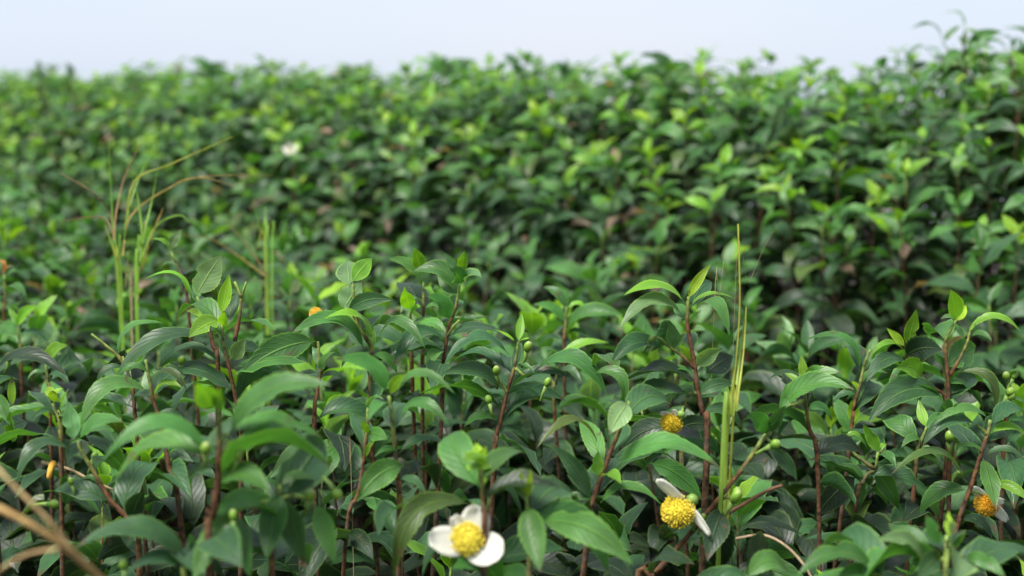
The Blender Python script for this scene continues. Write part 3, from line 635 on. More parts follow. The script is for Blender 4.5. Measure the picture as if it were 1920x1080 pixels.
    ('furrowsprout', 'pale tea sprout with three leaves leaning out over the dark furrow', (0.0492, 1.4898, -0.01), [([(0.0492, 1.4898, -0.01), (0.0618, 1.4901, 0.3842), (0.0557, 1.4735, 0.7068), (0.0569, 1.4795, 0.749), (0.058, 1.4826, 0.7715)], 0.0036, 0.0016, 0.03)], [((0.0574, 1.4821, 0.7676), (0.0332, 1.4962, 0.7909), 0.207, 0.361, 2, 0.408), ((0.0557, 1.4802, 0.7541), (0.021, 1.4793, 0.7738), 0.207, 0.31, 2, 0.408), ((0.0586, 1.4822, 0.7687), (0.0792, 1.484, 0.7615), 0.437, 0.361, 1, 0.34), ((0.0569, 1.4807, 0.7574), (0.0656, 1.4881, 0.7793), 0.0, 0.258, 1, 0.8), ((0.0557, 1.4783, 0.7406), (0.0844, 1.4612, 0.7379), 0.23, 0.31, 2, 0.34), ((0.0557, 1.4775, 0.7349), (0.0287, 1.4926, 0.7264), 0.23, 0.31, 3, 0.34)], []),
    ('limeleaning', 'tea plant with one long lime leaf lying towards the tall leafy shoot', (0.0595, 1.3225, -0.01), [([(0.0595, 1.3225, -0.01), (0.0636, 1.3452, 0.374), (0.0413, 1.3295, 0.6882), (0.0423, 1.3338, 0.7188), (0.0443, 1.3364, 0.7367)], 0.0036, 0.0016, 0.03)], [((0.0449, 1.3367, 0.7392), (0.0941, 1.3427, 0.7575), 0.172, 0.241, 1, 0.306), ((0.0443, 1.3364, 0.7367), (0.0253, 1.3108, 0.7546), 0.23, 0.344, 2, 0.408), ((0.0438, 1.336, 0.7341), (0.0313, 1.35, 0.726), 0.23, 0.344, 2, 0.408), ((0.0433, 1.3353, 0.729), (0.0659, 1.3107, 0.7237), 0.23, 0.344, 3, 0.408)], []),
    ('tallshoot', 'tall tea plant with long yellow-edged tip leaves, beside the yellow grass stalk', (0.1682, 1.0679, -0.01), [([(0.1682, 1.0679, -0.01), (0.1447, 1.0538, 0.3915), (0.1495, 1.0513, 0.7199), (0.1466, 1.0559, 0.7532), (0.1425, 1.0584, 0.7706), (0.1405, 1.0609, 0.7889), (0.1376, 1.0632, 0.8051), (0.1347, 1.0657, 0.8229), (0.1355, 1.0686, 0.8432)], 0.0042, 0.002, 0.02), ([(0.1396, 1.0609, 0.7889), (0.131, 1.0622, 0.7978), (0.1208, 1.0632, 0.8051), (0.113, 1.0641, 0.8116), (0.1048, 1.0641, 0.8116)], 0.0024, 0.0014, 0.02), ([(0.1425, 1.0584, 0.7706), (0.1351, 1.058, 0.7678), (0.1327, 1.0567, 0.7585), (0.1302, 1.056, 0.754)], 0.0024, 0.0014, 0.02)], [((0.1323, 1.068, 0.8387), (0.084, 1.0489, 0.8469), 0.184, 0.275, 1, 0.306), ((0.131, 1.0666, 0.829), (0.08, 1.0355, 0.8231), 0.253, 0.301, 6, 0.442), ((0.1351, 1.0683, 0.8416), (0.1527, 1.0721, 0.8679), 0.046, 0.241, 0, 0.6), ((0.1372, 1.0676, 0.8363), (0.1696, 1.0585, 0.843), 0.172, 0.224, 1, 0.272), ((0.1372, 1.0664, 0.8278), (0.1624, 1.0348, 0.8184), 0.483, 0.361, 2, 0.408), ((0.1368, 1.0672, 0.8335), (0.1592, 1.1098, 0.8488), 0.115, 0.301, 3, 0.6), ((0.1233, 1.0631, 0.8043), (0.1212, 1.066, 0.8246), 0.0, 0.516, 3, 0.9), ((0.1237, 1.0631, 0.8043), (0.1329, 1.0664, 0.8149), 0.0, 0.43, 2, 0.8), ((0.1421, 1.061, 0.7893), (0.1598, 1.0532, 0.8057), 0.092, 0.516, 6, 0.85), ((0.1372, 1.0601, 0.7832), (0.1182, 1.0585, 0.7823), 0.345, 0.292, 2, 0.34), ((0.1147, 1.0631, 0.8043), (0.0744, 1.0416, 0.7952), 0.207, 0.378, 3, 0.442), ((0.1347, 1.0581, 0.769), (0.0816, 1.0258, 0.7545), 0.23, 0.31, 3, 0.442), ((0.1491, 1.0604, 0.7848), (0.1727, 1.0819, 0.794), 0.046, 0.602, 4, 0.9), ((0.1433, 1.058, 0.7678), (0.172, 1.0592, 0.7767), 0.138, 0.344, 3, 0.7), ((0.1343, 1.0661, 0.8254), (0.1271, 1.0974, 0.833), 0.057, 0.31, 2, 0.8), ((0.1441, 1.0578, 0.7666), (0.1221, 1.0863, 0.7538), 0.23, 0.344, 3, 0.408), ((0.1466, 1.0561, 0.7544), (0.1773, 1.0618, 0.7425), 0.23, 0.344, 3, 0.476)], [((0.1011, 1.059, 0.8018), (0.3745, -0.304, 0.876), 0.8)]),
    ('drooplight', 'tea plant with a pale hanging leaf over long dark side leaves', (0.0325, 0.9908, -0.01), [([(0.0325, 0.9908, -0.01), (0.0288, 0.9923, 0.3657), (0.0523, 0.9639, 0.6731), (0.0561, 0.9683, 0.7043), (0.0614, 0.9707, 0.7219), (0.0682, 0.9734, 0.7407), (0.0758, 0.976, 0.7594), (0.0834, 0.9791, 0.7812)], 0.004, 0.0018, 0.03)], [((0.0827, 0.9789, 0.7797), (0.0676, 0.9562, 0.7624), 0.057, 0.533, 6, 0.95), ((0.0796, 1.0309, 0.7908), (0.0626, 1.0806, 0.785), 0.23, 0.301, 2, 0.34), ((0.0611, 1.0407, 0.7888), (0.0836, 1.0276, 0.7671), 0.402, 0.344, 2, 0.476), ((0.0626, 0.9743, 0.7474), (0.0166, 0.9451, 0.755), 0.368, 0.215, 7, 0.204), ((0.0739, 0.9726, 0.735), (0.1449, 0.9431, 0.7408), 0.23, 0.284, 3, 0.408), ((0.0629, 0.969, 0.7095), (0.1044, 0.9494, 0.7138), 0.253, 0.292, 3, 0.34), ((0.0607, 0.9716, 0.7283), (0.061, 0.9741, 0.7459), 0.0, 0.516, 1, 0.95), ((0.055, 0.9693, 0.7118), (0.0281, 0.9748, 0.7504), 0.092, 0.275, 3, 0.75), ((0.0645, 0.9715, 0.7275), (0.0755, 0.9473, 0.7294), 0.172, 0.43, 1, 0.408), ((0.0569, 0.9697, 0.7144), (0.0391, 0.982, 0.7266), 0.057, 0.31, 2, 0.85), ((0.0796, 0.9771, 0.767), (0.1206, 1.0374, 0.7649), 0.172, 0.31, 3, 0.476), ((0.0588, 0.9694, 0.7125), (0.0306, 0.9756, 0.6909), 0.23, 0.344, 3, 0.476), ((0.0645, 0.9723, 0.7332), (0.0498, 1.0262, 0.7573), 0.115, 0.258, 3, 0.7)], []),
    ('greyback', 'tea plant with broad grey-green leaves lying behind the half-open yellow blossom', (0.1559, 1.1387, -0.01), [([(0.1559, 1.1387, -0.01), (0.1589, 1.1281, 0.3705), (0.1407, 1.1267, 0.6818), (0.1385, 1.1303, 0.7079), (0.1363, 1.1325, 0.7231)], 0.0036, 0.0016, 0.03)], [((0.1341, 1.1326, 0.724), (0.0896, 1.1332, 0.7026), 0.172, 0.43, 4, 0.544), ((0.1363, 1.1323, 0.7218), (0.1652, 1.1196, 0.7285), 0.138, 0.516, 4, 0.85), ((0.1372, 1.1319, 0.7188), (0.1737, 1.1439, 0.6998), 0.115, 0.387, 3, 0.85), ((0.1056, 1.0508, 0.7167), (0.1439, 1.0273, 0.6933), 0.115, 0.361, 3, 0.85), ((0.1385, 1.1303, 0.7079), (0.1108, 1.1363, 0.6882), 0.172, 0.344, 3, 0.476)], []),
    ('nearbroad', 'near tea plant with one broad leaf fanned out and yellow tip bits', (0.0092, 0.8286, -0.01), [([(0.0092, 0.8286, -0.01), (-0.0044, 0.8135, 0.3856), (0.0103, 0.8175, 0.7094), (0.0097, 0.822, 0.7413), (0.0087, 0.8242, 0.7572)], 0.0036, 0.0016, 0.08), ([(0.0097, 0.822, 0.7413), (0.0139, 0.8219, 0.7406), (0.0171, 0.822, 0.7416)], 0.0024, 0.0014, 0.08)], [((0.0171, 0.822, 0.7416), (0.0703, 0.7896, 0.7264), 0.138, 0.31, 2, 0.75), ((0.0087, 0.8233, 0.7509), (0.0165, 0.7889, 0.7215), 0.057, 0.361, 3, 0.85), ((0.009, 0.824, 0.7556), (0.0048, 0.8262, 0.7733), 0.0, 0.258, 0, 0.8), ((0.009, 0.824, 0.7556), (0.0115, 0.8212, 0.7753), 0.0, 0.215, 0, 0.8), ((0.0097, 0.8222, 0.7429), (0.0601, 0.8466, 0.7008), 0.23, 0.344, 3, 0.544), ((0.0087, 0.8236, 0.7524), (-0.0099, 0.8459, 0.7679), 0.23, 0.301, 2, 0.408), ((0.0097, 0.8224, 0.7445), (0.0449, 0.88, 0.723), 0.287, 0.344, 3, 0.408)], []),
    ('nearbright', 'small blurred near sprout with stacked bright green leaflets above the white blossom', (-0.0022, 0.8336, -0.01), [([(-0.0022, 0.8336, -0.01), (-0.021, 0.8266, 0.3927), (-0.0168, 0.8193, 0.7221), (-0.0174, 0.8229, 0.7477), (-0.0184, 0.8256, 0.7668), (-0.02, 0.8274, 0.7796)], 0.0036, 0.0016, 0.03)], [((-0.02, 0.8273, 0.7789), (-0.0218, 0.837, 0.7877), 0.0, 0.516, 0, 0.9), ((-0.0197, 0.8272, 0.778), (-0.0154, 0.8247, 0.7885), 0.0, 0.43, 0, 0.9), ((-0.0193, 0.8265, 0.7732), (-0.0274, 0.7983, 0.7848), 0.115, 0.43, 1, 0.7), ((-0.0187, 0.8264, 0.7726), (-0.0098, 0.8384, 0.7726), 0.115, 0.43, 1, 0.7), ((-0.018, 0.8249, 0.762), (-0.0176, 0.8372, 0.7676), 0.0, 0.43, 0, 0.9), ((-0.018, 0.8256, 0.7668), (0.01, 0.857, 0.7751), 0.172, 0.344, 2, 0.408)], []),
    ('whiteblossom', 'near tea plant bearing an open white blossom under a long drooping dark leaf', (-0.0287, 0.8865, -0.01), [([(-0.0287, 0.8865, -0.01), (-0.0231, 0.8936, 0.3725), (-0.0121, 0.8747, 0.6854), (-0.0145, 0.8781, 0.7093), (-0.019, 0.8803, 0.7247), (-0.0255, 0.8818, 0.736)], 0.0036, 0.0016, 0.03), ([(-0.019, 0.88, 0.723), (-0.0152, 0.8817, 0.735), (-0.0135, 0.883, 0.7442)], 0.0024, 0.0014, 0.03)], [((-0.0255, 0.8816, 0.7343), (-0.0747, 0.846, 0.6965), 0.345, 0.241, 7, 0.408), ((-0.0067, 0.8454, 0.6925), (-0.0359, 0.7988, 0.7199), 0.138, 0.344, 2, 0.7), ((-0.0121, 0.8746, 0.6847), (0.0167, 0.8454, 0.6925), 0.172, 0.387, 2, 0.476)], []),
    ('nearleft', 'blurred near tea plant with long wide leaves raised to both sides of a dark stem', (-0.1798, 0.7696, -0.01), [([(-0.1798, 0.7696, -0.01), (-0.1761, 0.789, 0.3984), (-0.1723, 0.7703, 0.7325), (-0.1708, 0.7739, 0.7586), (-0.1671, 0.7773, 0.7826), (-0.1665, 0.7811, 0.8094), (-0.1677, 0.7833, 0.825)], 0.0036, 0.002, 0.03), ([(-0.1665, 0.7804, 0.8046), (-0.1638, 0.7806, 0.8058), (-0.1608, 0.7806, 0.8061)], 0.0024, 0.0014, 0.03)], [((-0.1608, 0.7806, 0.8061), (-0.1, 0.7649, 0.8381), 0.184, 0.292, 2, 0.442), ((-0.1708, 0.779, 0.7949), (-0.2277, 0.759, 0.796), 0.345, 0.241, 2, 0.34), ((-0.1711, 0.7786, 0.7919), (-0.2313, 0.7962, 0.7735), 0.23, 0.344, 3, 0.306), ((-0.1699, 0.7826, 0.8202), (-0.1745, 0.7599, 0.8398), 0.057, 0.473, 1, 0.85), ((-0.1662, 0.7768, 0.779), (-0.134, 0.7564, 0.7778), 0.207, 0.473, 2, 0.476), ((-0.1608, 0.7806, 0.8061), (-0.1127, 0.8097, 0.7972), 0.161, 0.241, 3, 0.272), ((-0.1674, 0.7795, 0.7985), (-0.1676, 0.831, 0.8051), 0.0, 0.344, 3, 0.8), ((-0.1674, 0.7825, 0.8196), (-0.1603, 0.7606, 0.8382), 0.0, 0.301, 1, 0.8), ((-0.1671, 0.7779, 0.7865), (-0.1853, 0.778, 0.7802), 0.23, 0.344, 3, 0.408)], [((-0.1585, 0.7728, 0.7845), (0.3565, -0.1307, 0.9251), 1.0), ((-0.1559, 0.7649, 0.7486), (-0.0656, 0.0998, 0.9928), 1.0), ((-0.1763, 0.7775, 0.7858), (0.2443, -0.4002, 0.8832), 1.2)]),
    ('nearhang', 'blurred near tea plant whose big dark leaves hang straight down like a skirt', (-0.1264, 0.7961, -0.01), [([(-0.1264, 0.7961, -0.01), (-0.1407, 0.8124, 0.3894), (-0.1416, 0.7983, 0.7162), (-0.1385, 0.804, 0.7567), (-0.1369, 0.8058, 0.7698)], 0.0036, 0.0016, 0.03), ([(-0.1378, 0.8044, 0.7598), (-0.1511, 0.8042, 0.7583), (-0.1636, 0.8034, 0.753)], 0.0024, 0.0014, 0.03), ([(-0.1378, 0.8046, 0.7614), (-0.1259, 0.8048, 0.7629), (-0.1164, 0.8042, 0.7583)], 0.0024, 0.0014, 0.03)], [((-0.1372, 0.8052, 0.7654), (-0.1413, 0.7803, 0.7322), 0.034, 0.43, 3, 0.95), ((-0.1597, 0.7841, 0.7589), (-0.1791, 0.7594, 0.7269), 0.057, 0.361, 3, 0.95), ((-0.1164, 0.8042, 0.7583), (-0.1032, 0.7897, 0.727), 0.057, 0.361, 2, 0.95), ((-0.1369, 0.8055, 0.7676), (-0.1494, 0.7973, 0.7732), 0.172, 0.344, 2, 0.408), ((-0.1366, 0.8056, 0.7686), (-0.1178, 0.8158, 0.7696), 0.23, 0.344, 2, 0.408), ((-0.1372, 0.8048, 0.7629), (-0.1227, 0.7991, 0.7224), 0.057, 0.387, 3, 0.95), ((-0.1621, 0.8032, 0.7511), (-0.1502, 0.7773, 0.7221), 0.057, 0.361, 3, 0.95)], [((-0.1235, 0.8025, 0.7509), (0.3306, -0.3326, 0.8832), 1.3), ((-0.1116, 0.8021, 0.7755), (0.6667, -0.3333, -0.6667), 1.2)]),
    ('spoonleft', 'tea plant with a pale spoon leaf standing up above a long drooping serrated one', (-0.2734, 0.9533, -0.01), [([(-0.2734, 0.9533, -0.01), (-0.2705, 0.9542, 0.3652), (-0.2594, 0.9436, 0.6723), (-0.2653, 0.9476, 0.701), (-0.2798, 0.9499, 0.7172), (-0.2906, 0.9525, 0.7359), (-0.3002, 0.9547, 0.7514), (-0.3021, 0.9557, 0.7584)], 0.0038, 0.0018, 0.03)], [((-0.3051, 0.9557, 0.7587), (-0.3095, 0.9596, 0.786), 0.0, 0.43, 6, 0.95), ((-0.3017, 0.9557, 0.7587), (-0.2654, 0.9379, 0.7756), 0.172, 0.361, 2, 0.442), ((-0.3073, 0.9548, 0.7521), (-0.3343, 0.9222, 0.7358), 0.368, 0.31, 3, 0.374), ((-0.3025, 0.9559, 0.7598), (-0.3044, 0.9882, 0.7741), 0.057, 0.43, 3, 0.9), ((-0.2954, 0.9534, 0.7422), (-0.2811, 0.9674, 0.7326), 0.23, 0.189, 7, 0.272), ((-0.2861, 0.9513, 0.7275), (-0.3027, 0.9572, 0.7296), 0.23, 0.258, 2, 0.34), ((-0.2653, 0.9478, 0.7024), (-0.2486, 0.922, 0.7322), 0.057, 0.344, 4, 0.9)], [((-0.3322, 0.945, 0.7153), (0.9705, -0.2157, 0.1078), 1.2), ((-0.3024, 0.9451, 0.7202), (-0.1837, -0.1157, 0.9761), 0.9)]),
    ('frontarch', 'blurred near tea plant with a single long leaf arched like a bridge', (-0.1914, 0.8047, -0.01), [([(-0.1914, 0.8047, -0.01), (-0.1916, 0.7867, 0.3811), (-0.1909, 0.7861, 0.7011), (-0.1903, 0.7882, 0.7165), (-0.1897, 0.7901, 0.7298)], 0.0036, 0.0016, 0.03)], [((-0.1897, 0.7901, 0.7298), (-0.2496, 0.7715, 0.7415), 0.253, 0.284, 3, 0.374), ((-0.19, 0.7895, 0.7258), (-0.2221, 0.7714, 0.7242), 0.23, 0.344, 3, 0.476), ((-0.1897, 0.7895, 0.7258), (-0.1704, 0.8003, 0.7138), 0.23, 0.344, 3, 0.476)], [((-0.2225, 0.7814, 0.7152), (-0.1417, 0.0363, 0.9892), 1.1)]),
    ('bittentip', 'tea plant forking into two red twigs with a bitten triangular bright leaf', (0.3925, 1.1831, -0.01), [([(0.3925, 1.1831, -0.01), (0.3871, 1.1831, 0.3743), (0.3731, 1.1681, 0.6888), (0.3722, 1.1744, 0.7339), (0.3717, 1.1777, 0.7577), (0.3699, 1.1819, 0.7875), (0.3763, 1.1839, 0.8015), (0.379, 1.1845, 0.806)], 0.0036, 0.0016, 0.03), ([(0.3731, 1.1778, 0.7582), (0.3817, 1.1798, 0.7726), (0.3886, 1.182, 0.7879), (0.3908, 1.1834, 0.7978)], 0.0024, 0.0014, 0.03)], [((0.379, 1.1845, 0.806), (0.3695, 1.1739, 0.8337), 0.023, 0.533, 0, 0.9), ((0.379, 1.1844, 0.8051), (0.3927, 1.2019, 0.8171), 0.0, 0.344, 0, 0.8), ((0.3908, 1.1834, 0.7978), (0.4304, 1.1733, 0.7977), 0.299, 0.232, 1, 0.34), ((0.3776, 1.1841, 0.8033), (0.3638, 1.1781, 0.8079), 0.23, 0.43, 6, 0.476), ((0.3854, 1.1822, 0.7897), (0.3816, 1.1998, 0.8025), 0.0, 0.344, 2, 0.8), ((0.3913, 1.1825, 0.7915), (0.4045, 1.1675, 0.7905), 0.23, 0.344, 2, 0.408), ((0.3799, 1.1783, 0.7618), (0.4088, 1.1639, 0.7307), 0.345, 0.258, 7, 0.476), ((0.3713, 1.1788, 0.7654), (0.4123, 1.2306, 0.7744), 0.057, 0.387, 3, 0.8), ((0.3722, 1.1769, 0.7519), (0.3957, 1.1884, 0.7377), 0.23, 0.344, 3, 0.408), ((0.3717, 1.1769, 0.7519), (0.3573, 1.2135, 0.725), 0.23, 0.344, 3, 0.408), ((0.389, 1.1829, 0.7947), (0.4026, 1.1944, 0.809), 0.0, 0.129, 1, 0.6)], []),
    ('spotleaf', 'tea plant with an insect-spotted grey leaf below two bright upright leaves', (0.3758, 1.1764, -0.01), [([(0.3758, 1.1764, -0.01), (0.3625, 1.1853, 0.3768), (0.3713, 1.1687, 0.6933), (0.3695, 1.175, 0.7384), (0.3617, 1.1763, 0.7474), (0.3481, 1.1782, 0.7609), (0.3372, 1.181, 0.7812)], 0.0034, 0.0015, 0.03)], [((0.3372, 1.1814, 0.7834), (0.3415, 1.1741, 0.8172), 0.0, 0.361, 1, 0.9), ((0.3349, 1.1814, 0.7834), (0.3202, 1.1866, 0.7987), 0.034, 0.327, 0, 0.8), ((0.3353, 1.1808, 0.7794), (0.3014, 1.1701, 0.7754), 0.287, 0.215, 1, 0.272), ((0.3358, 1.1802, 0.7753), (0.358, 1.1514, 0.7858), 0.115, 0.619, 4, 0.95), ((0.3367, 1.1795, 0.7699), (0.2962, 1.1543, 0.7585), 0.23, 0.344, 3, 0.408), ((0.3503, 1.1779, 0.7586), (0.3205, 1.1534, 0.7705), 0.115, 0.43, 1, 0.8), ((0.3672, 1.1753, 0.7406), (0.2963, 1.1431, 0.7265), 0.207, 0.344, 3, 0.476)], []),
    ('archright', 'tea plant with one long smooth leaf arched over above the furrow', (0.2781, 1.2105, -0.01), [([(0.2781, 1.2105, -0.01), (0.2763, 1.2153, 0.374), (0.2923, 1.1882, 0.6882), (0.296, 1.1933, 0.7249), (0.3016, 1.1963, 0.7459), (0.3062, 1.1991, 0.7661), (0.3109, 1.2007, 0.7771)], 0.0036, 0.0016, 0.05)], [((0.3016, 1.198, 0.7583), (0.2516, 1.2017, 0.7844), 0.345, 0.232, 2, 0.34), ((0.3109, 1.2007, 0.7771), (0.3116, 1.1905, 0.7864), 0.0, 0.172, 0, 0.5), ((0.3007, 1.1956, 0.7409), (0.293, 1.1957, 0.7503), 0.115, 0.43, 0, 0.7), ((0.3025, 1.1965, 0.7478), (0.3228, 1.1856, 0.7594), 0.23, 0.31, 2, 0.408), ((0.2984, 1.1953, 0.7386), (0.2778, 1.195, 0.7292), 0.23, 0.327, 3, 0.408)], []),
    ('broadgrey', 'tea plant with a broad grey-green leaf spread flat beside fresh light leaf tips', (0.2192, 1.0536, -0.01), [([(0.2192, 1.0536, -0.01), (0.2412, 1.0456, 0.3767), (0.2355, 1.0475, 0.6932), (0.2281, 1.0544, 0.7426), (0.2252, 1.0575, 0.7645), (0.2244, 1.0595, 0.7783)], 0.0036, 0.0016, 0.03), ([(0.2252, 1.0575, 0.7645), (0.215, 1.057, 0.7605), (0.2076, 1.0568, 0.7597)], 0.0024, 0.0014, 0.03)], [((0.2038, 1.0373, 0.7641), (0.2507, 1.0096, 0.7828), 0.184, 0.344, 2, 0.476), ((0.2244, 1.0593, 0.7775), (0.2225, 1.065, 0.7985), 0.0, 0.344, 1, 0.9), ((0.2252, 1.0592, 0.7767), (0.2503, 1.047, 0.7875), 0.172, 0.361, 6, 0.51), ((0.2244, 1.0591, 0.7759), (0.1938, 1.045, 0.783), 0.23, 0.189, 3, 0.272), ((0.2252, 1.0589, 0.7743), (0.2332, 1.0326, 0.7945), 0.115, 0.344, 2, 0.7), ((0.226, 1.0581, 0.7686), (0.1993, 1.0275, 0.759), 0.23, 0.344, 3, 0.476), ((0.2269, 1.0564, 0.7564), (0.2497, 1.0723, 0.7442), 0.23, 0.344, 2, 0.408), ((0.2273, 1.0558, 0.7524), (0.2069, 1.0647, 0.7333), 0.23, 0.344, 3, 0.476), ((0.2252, 1.0587, 0.7726), (0.2108, 1.0702, 0.7828), 0.115, 0.344, 1, 0.7)], []),
    ('limecluster', 'low tea plant with a cluster of small lime leaves over one dark hanging leaf', (0.2841, 1.11, -0.01), [([(0.2841, 1.11, -0.01), (0.2671, 1.1021, 0.3534), (0.2718, 1.0819, 0.6507), (0.2803, 1.0878, 0.6927), (0.2888, 1.089, 0.7011), (0.2913, 1.0909, 0.7146)], 0.0036, 0.0016, 0.03), ([(0.2888, 1.089, 0.7011), (0.2718, 1.0908, 0.7138), (0.2633, 1.0924, 0.7255)], 0.0024, 0.0014, 0.03)], [((0.2917, 1.0908, 0.7142), (0.2781, 1.0889, 0.7381), 0.034, 0.361, 1, 0.95), ((0.2641, 1.0924, 0.7255), (0.2791, 1.0906, 0.7217), 0.402, 0.344, 1, 0.34), ((0.2641, 1.091, 0.7154), (0.2875, 1.1077, 0.7124), 0.345, 0.344, 2, 0.34), ((0.2922, 1.0908, 0.7138), (0.3015, 1.0995, 0.7181), 0.287, 0.344, 1, 0.408), ((0.2743, 1.0882, 0.6957), (0.2404, 1.0835, 0.6616), 0.057, 0.43, 4, 0.95), ((0.2866, 1.0889, 0.7007), (0.3134, 1.1024, 0.6637), 0.057, 0.344, 3, 0.9), ((0.2913, 1.0905, 0.7117), (0.2992, 1.0656, 0.7084), 0.23, 0.344, 2, 0.408), ((0.2811, 1.0879, 0.6936), (0.2775, 1.0874, 0.671), 0.0, 0.344, 3, 0.9), ((0.2803, 1.0878, 0.6927), (0.2557, 1.0927, 0.7001), 0.23, 0.344, 2, 0.408)], []),
    ('fingerleaf', 'tea plant with a hanging finger-like leaf next to an orange-centred blossom', (0.3497, 1.0546, -0.01), [([(0.3497, 1.0546, -0.01), (0.3542, 1.0456, 0.3469), (0.3399, 1.0399, 0.6388), (0.3423, 1.0441, 0.6692), (0.3473, 1.0464, 0.6855), (0.353, 1.0485, 0.7005), (0.3604, 1.0519, 0.7244), (0.3653, 1.054, 0.7394), (0.3673, 1.0554, 0.7495)], 0.004, 0.002, 0.015), ([(0.3644, 1.0538, 0.7382), (0.3612, 1.0544, 0.7422), (0.3567, 1.0548, 0.7455)], 0.0024, 0.0014, 0.015)], [((0.3665, 1.0554, 0.7495), (0.3205, 1.0451, 0.7482), 0.23, 0.224, 2, 0.34), ((0.3567, 1.0548, 0.7455), (0.312, 1.0428, 0.7314), 0.253, 0.292, 3, 0.408), ((0.3673, 1.0539, 0.739), (0.4041, 1.0688, 0.7272), 0.207, 0.258, 1, 0.34), ((0.364, 1.0517, 0.7232), (0.3916, 1.0414, 0.7192), 0.23, 0.275, 3, 0.34), ((0.3624, 1.0517, 0.7232), (0.3399, 1.0525, 0.7289), 0.172, 0.258, 3, 0.34), ((0.3616, 1.0514, 0.7207), (0.3615, 1.0168, 0.6903), 0.034, 0.344, 3, 0.95), ((0.3481, 1.0487, 0.7017), (0.285, 1.03, 0.7124), 0.322, 0.206, 7, 0.272), ((0.369, 1.0485, 0.7005), (0.3907, 1.0272, 0.6925), 0.138, 0.275, 1, 0.6), ((0.3501, 1.0478, 0.6956), (0.3176, 1.0596, 0.6729), 0.23, 0.387, 3, 0.476), ((0.344, 1.0447, 0.6733), (0.3703, 1.0477, 0.6575), 0.23, 0.344, 4, 0.476), ((0.3677, 1.0547, 0.7443), (0.4103, 1.0846, 0.7413), 0.23, 0.344, 3, 0.408), ((0.3644, 1.053, 0.7321), (0.3907, 1.0937, 0.7348), 0.115, 0.43, 3, 0.8)], []),
    ('twiglime', 'short tea twig with a single curved lime leaf and one round bud', (0.3216, 1.1162, -0.01), [([(0.3216, 1.1162, -0.01), (0.3206, 1.1254, 0.372), (0.3292, 1.117, 0.6845), (0.3336, 1.1209, 0.7126), (0.3392, 1.123, 0.7277)], 0.0036, 0.0016, 0.03)], [((0.3388, 1.123, 0.7273), (0.338, 1.1456, 0.7458), -0.057, 0.292, 1, 0.85), ((0.3379, 1.1225, 0.7242), (0.3666, 1.1382, 0.7285), 0.23, 0.301, 2, 0.408), ((0.3349, 1.1215, 0.7169), (0.3155, 1.1109, 0.7129), 0.23, 0.344, 3, 0.408), ((0.3323, 1.1206, 0.7104), (0.348, 1.1091, 0.7001), 0.23, 0.344, 3, 0.408)], [((0.3551, 1.1174, 0.7005), (0.0, -0.1961, 0.9806), 1.5)]),
    ('budtip', 'tea plant with a cluster of round green buds at its tip by the furrow', (0.4383, 1.1876, -0.01), [([(0.4383, 1.1876, -0.01), (0.4286, 1.1772, 0.3665), (0.4256, 1.1862, 0.6745), (0.4279, 1.1914, 0.7111), (0.4302, 1.1953, 0.7386), (0.4293, 1.1978, 0.7569)], 0.0036, 0.0016, 0.03)], [((0.4293, 1.1969, 0.75), (0.4374, 1.1774, 0.7611), 0.23, 0.344, 2, 0.34), ((0.4302, 1.1946, 0.734), (0.4453, 1.191, 0.7301), 0.23, 0.344, 3, 0.408), ((0.4293, 1.194, 0.7294), (0.4133, 1.1998, 0.7376), 0.23, 0.344, 3, 0.408), ((0.4283, 1.192, 0.7157), (0.4467, 1.1921, 0.7109), 0.23, 0.344, 2, 0.408), ((0.4283, 1.1914, 0.7111), (0.4077, 1.1783, 0.7026), 0.23, 0.344, 3, 0.408)], [((0.422, 1.189, 0.7269), (0.4105, -0.058, 0.91), 1.5), ((0.4312, 1.1965, 0.741), (-0.299, -0.3935, 0.8694), 1.4), ((0.4262, 1.1871, 0.7426), (0.4219, 0.1705, 0.8905), 1.1), ((0.4239, 1.1879, 0.724), (0.3862, -0.0711, 0.9197), 1.1)]),
    ('nearright', 'blurred near tea plant with a wide pale leaf hanging towards the viewer', (0.2566, 0.8194, -0.01), [([(0.2566, 0.8194, -0.01), (0.2535, 0.8196, 0.3784), (0.2641, 0.8258, 0.6963), (0.2654, 0.8289, 0.7189), (0.2658, 0.8306, 0.7305)], 0.0036, 0.0016, 0.1), ([(0.2654, 0.8287, 0.7172), (0.2592, 0.8283, 0.714), (0.2527, 0.8282, 0.7137)], 0.0024, 0.0014, 0.1), ([(0.2654, 0.8289, 0.7189), (0.2713, 0.8289, 0.7189), (0.2765, 0.8288, 0.7176)], 0.0024, 0.0014, 0.1)], [((0.2677, 0.8302, 0.7279), (0.2564, 0.7785, 0.7194), 0.092, 0.602, 6, 0.95), ((0.2615, 0.8298, 0.7247), (0.2527, 0.8324, 0.7437), 0.0, 0.43, 2, 0.95), ((0.2661, 0.8304, 0.7292), (0.2722, 0.8486, 0.7405), 0.0, 0.301, 0, 0.9), ((0.2527, 0.8282, 0.7137), (0.2175, 0.8108, 0.7336), 0.172, 0.292, 6, 0.476), ((0.2543, 0.8289, 0.7189), (0.2349, 0.8505, 0.7288), 0.172, 0.344, 2, 0.476), ((0.2765, 0.8288, 0.7176), (0.2949, 0.8077, 0.7115), 0.138, 0.344, 2, 0.7), ((0.2625, 0.8287, 0.7172), (0.2421, 0.8074, 0.7096), 0.115, 0.43, 3, 0.9), ((0.2625, 0.828, 0.7124), (0.2525, 0.8658, 0.694), 0.23, 0.344, 2, 0.476)], []),
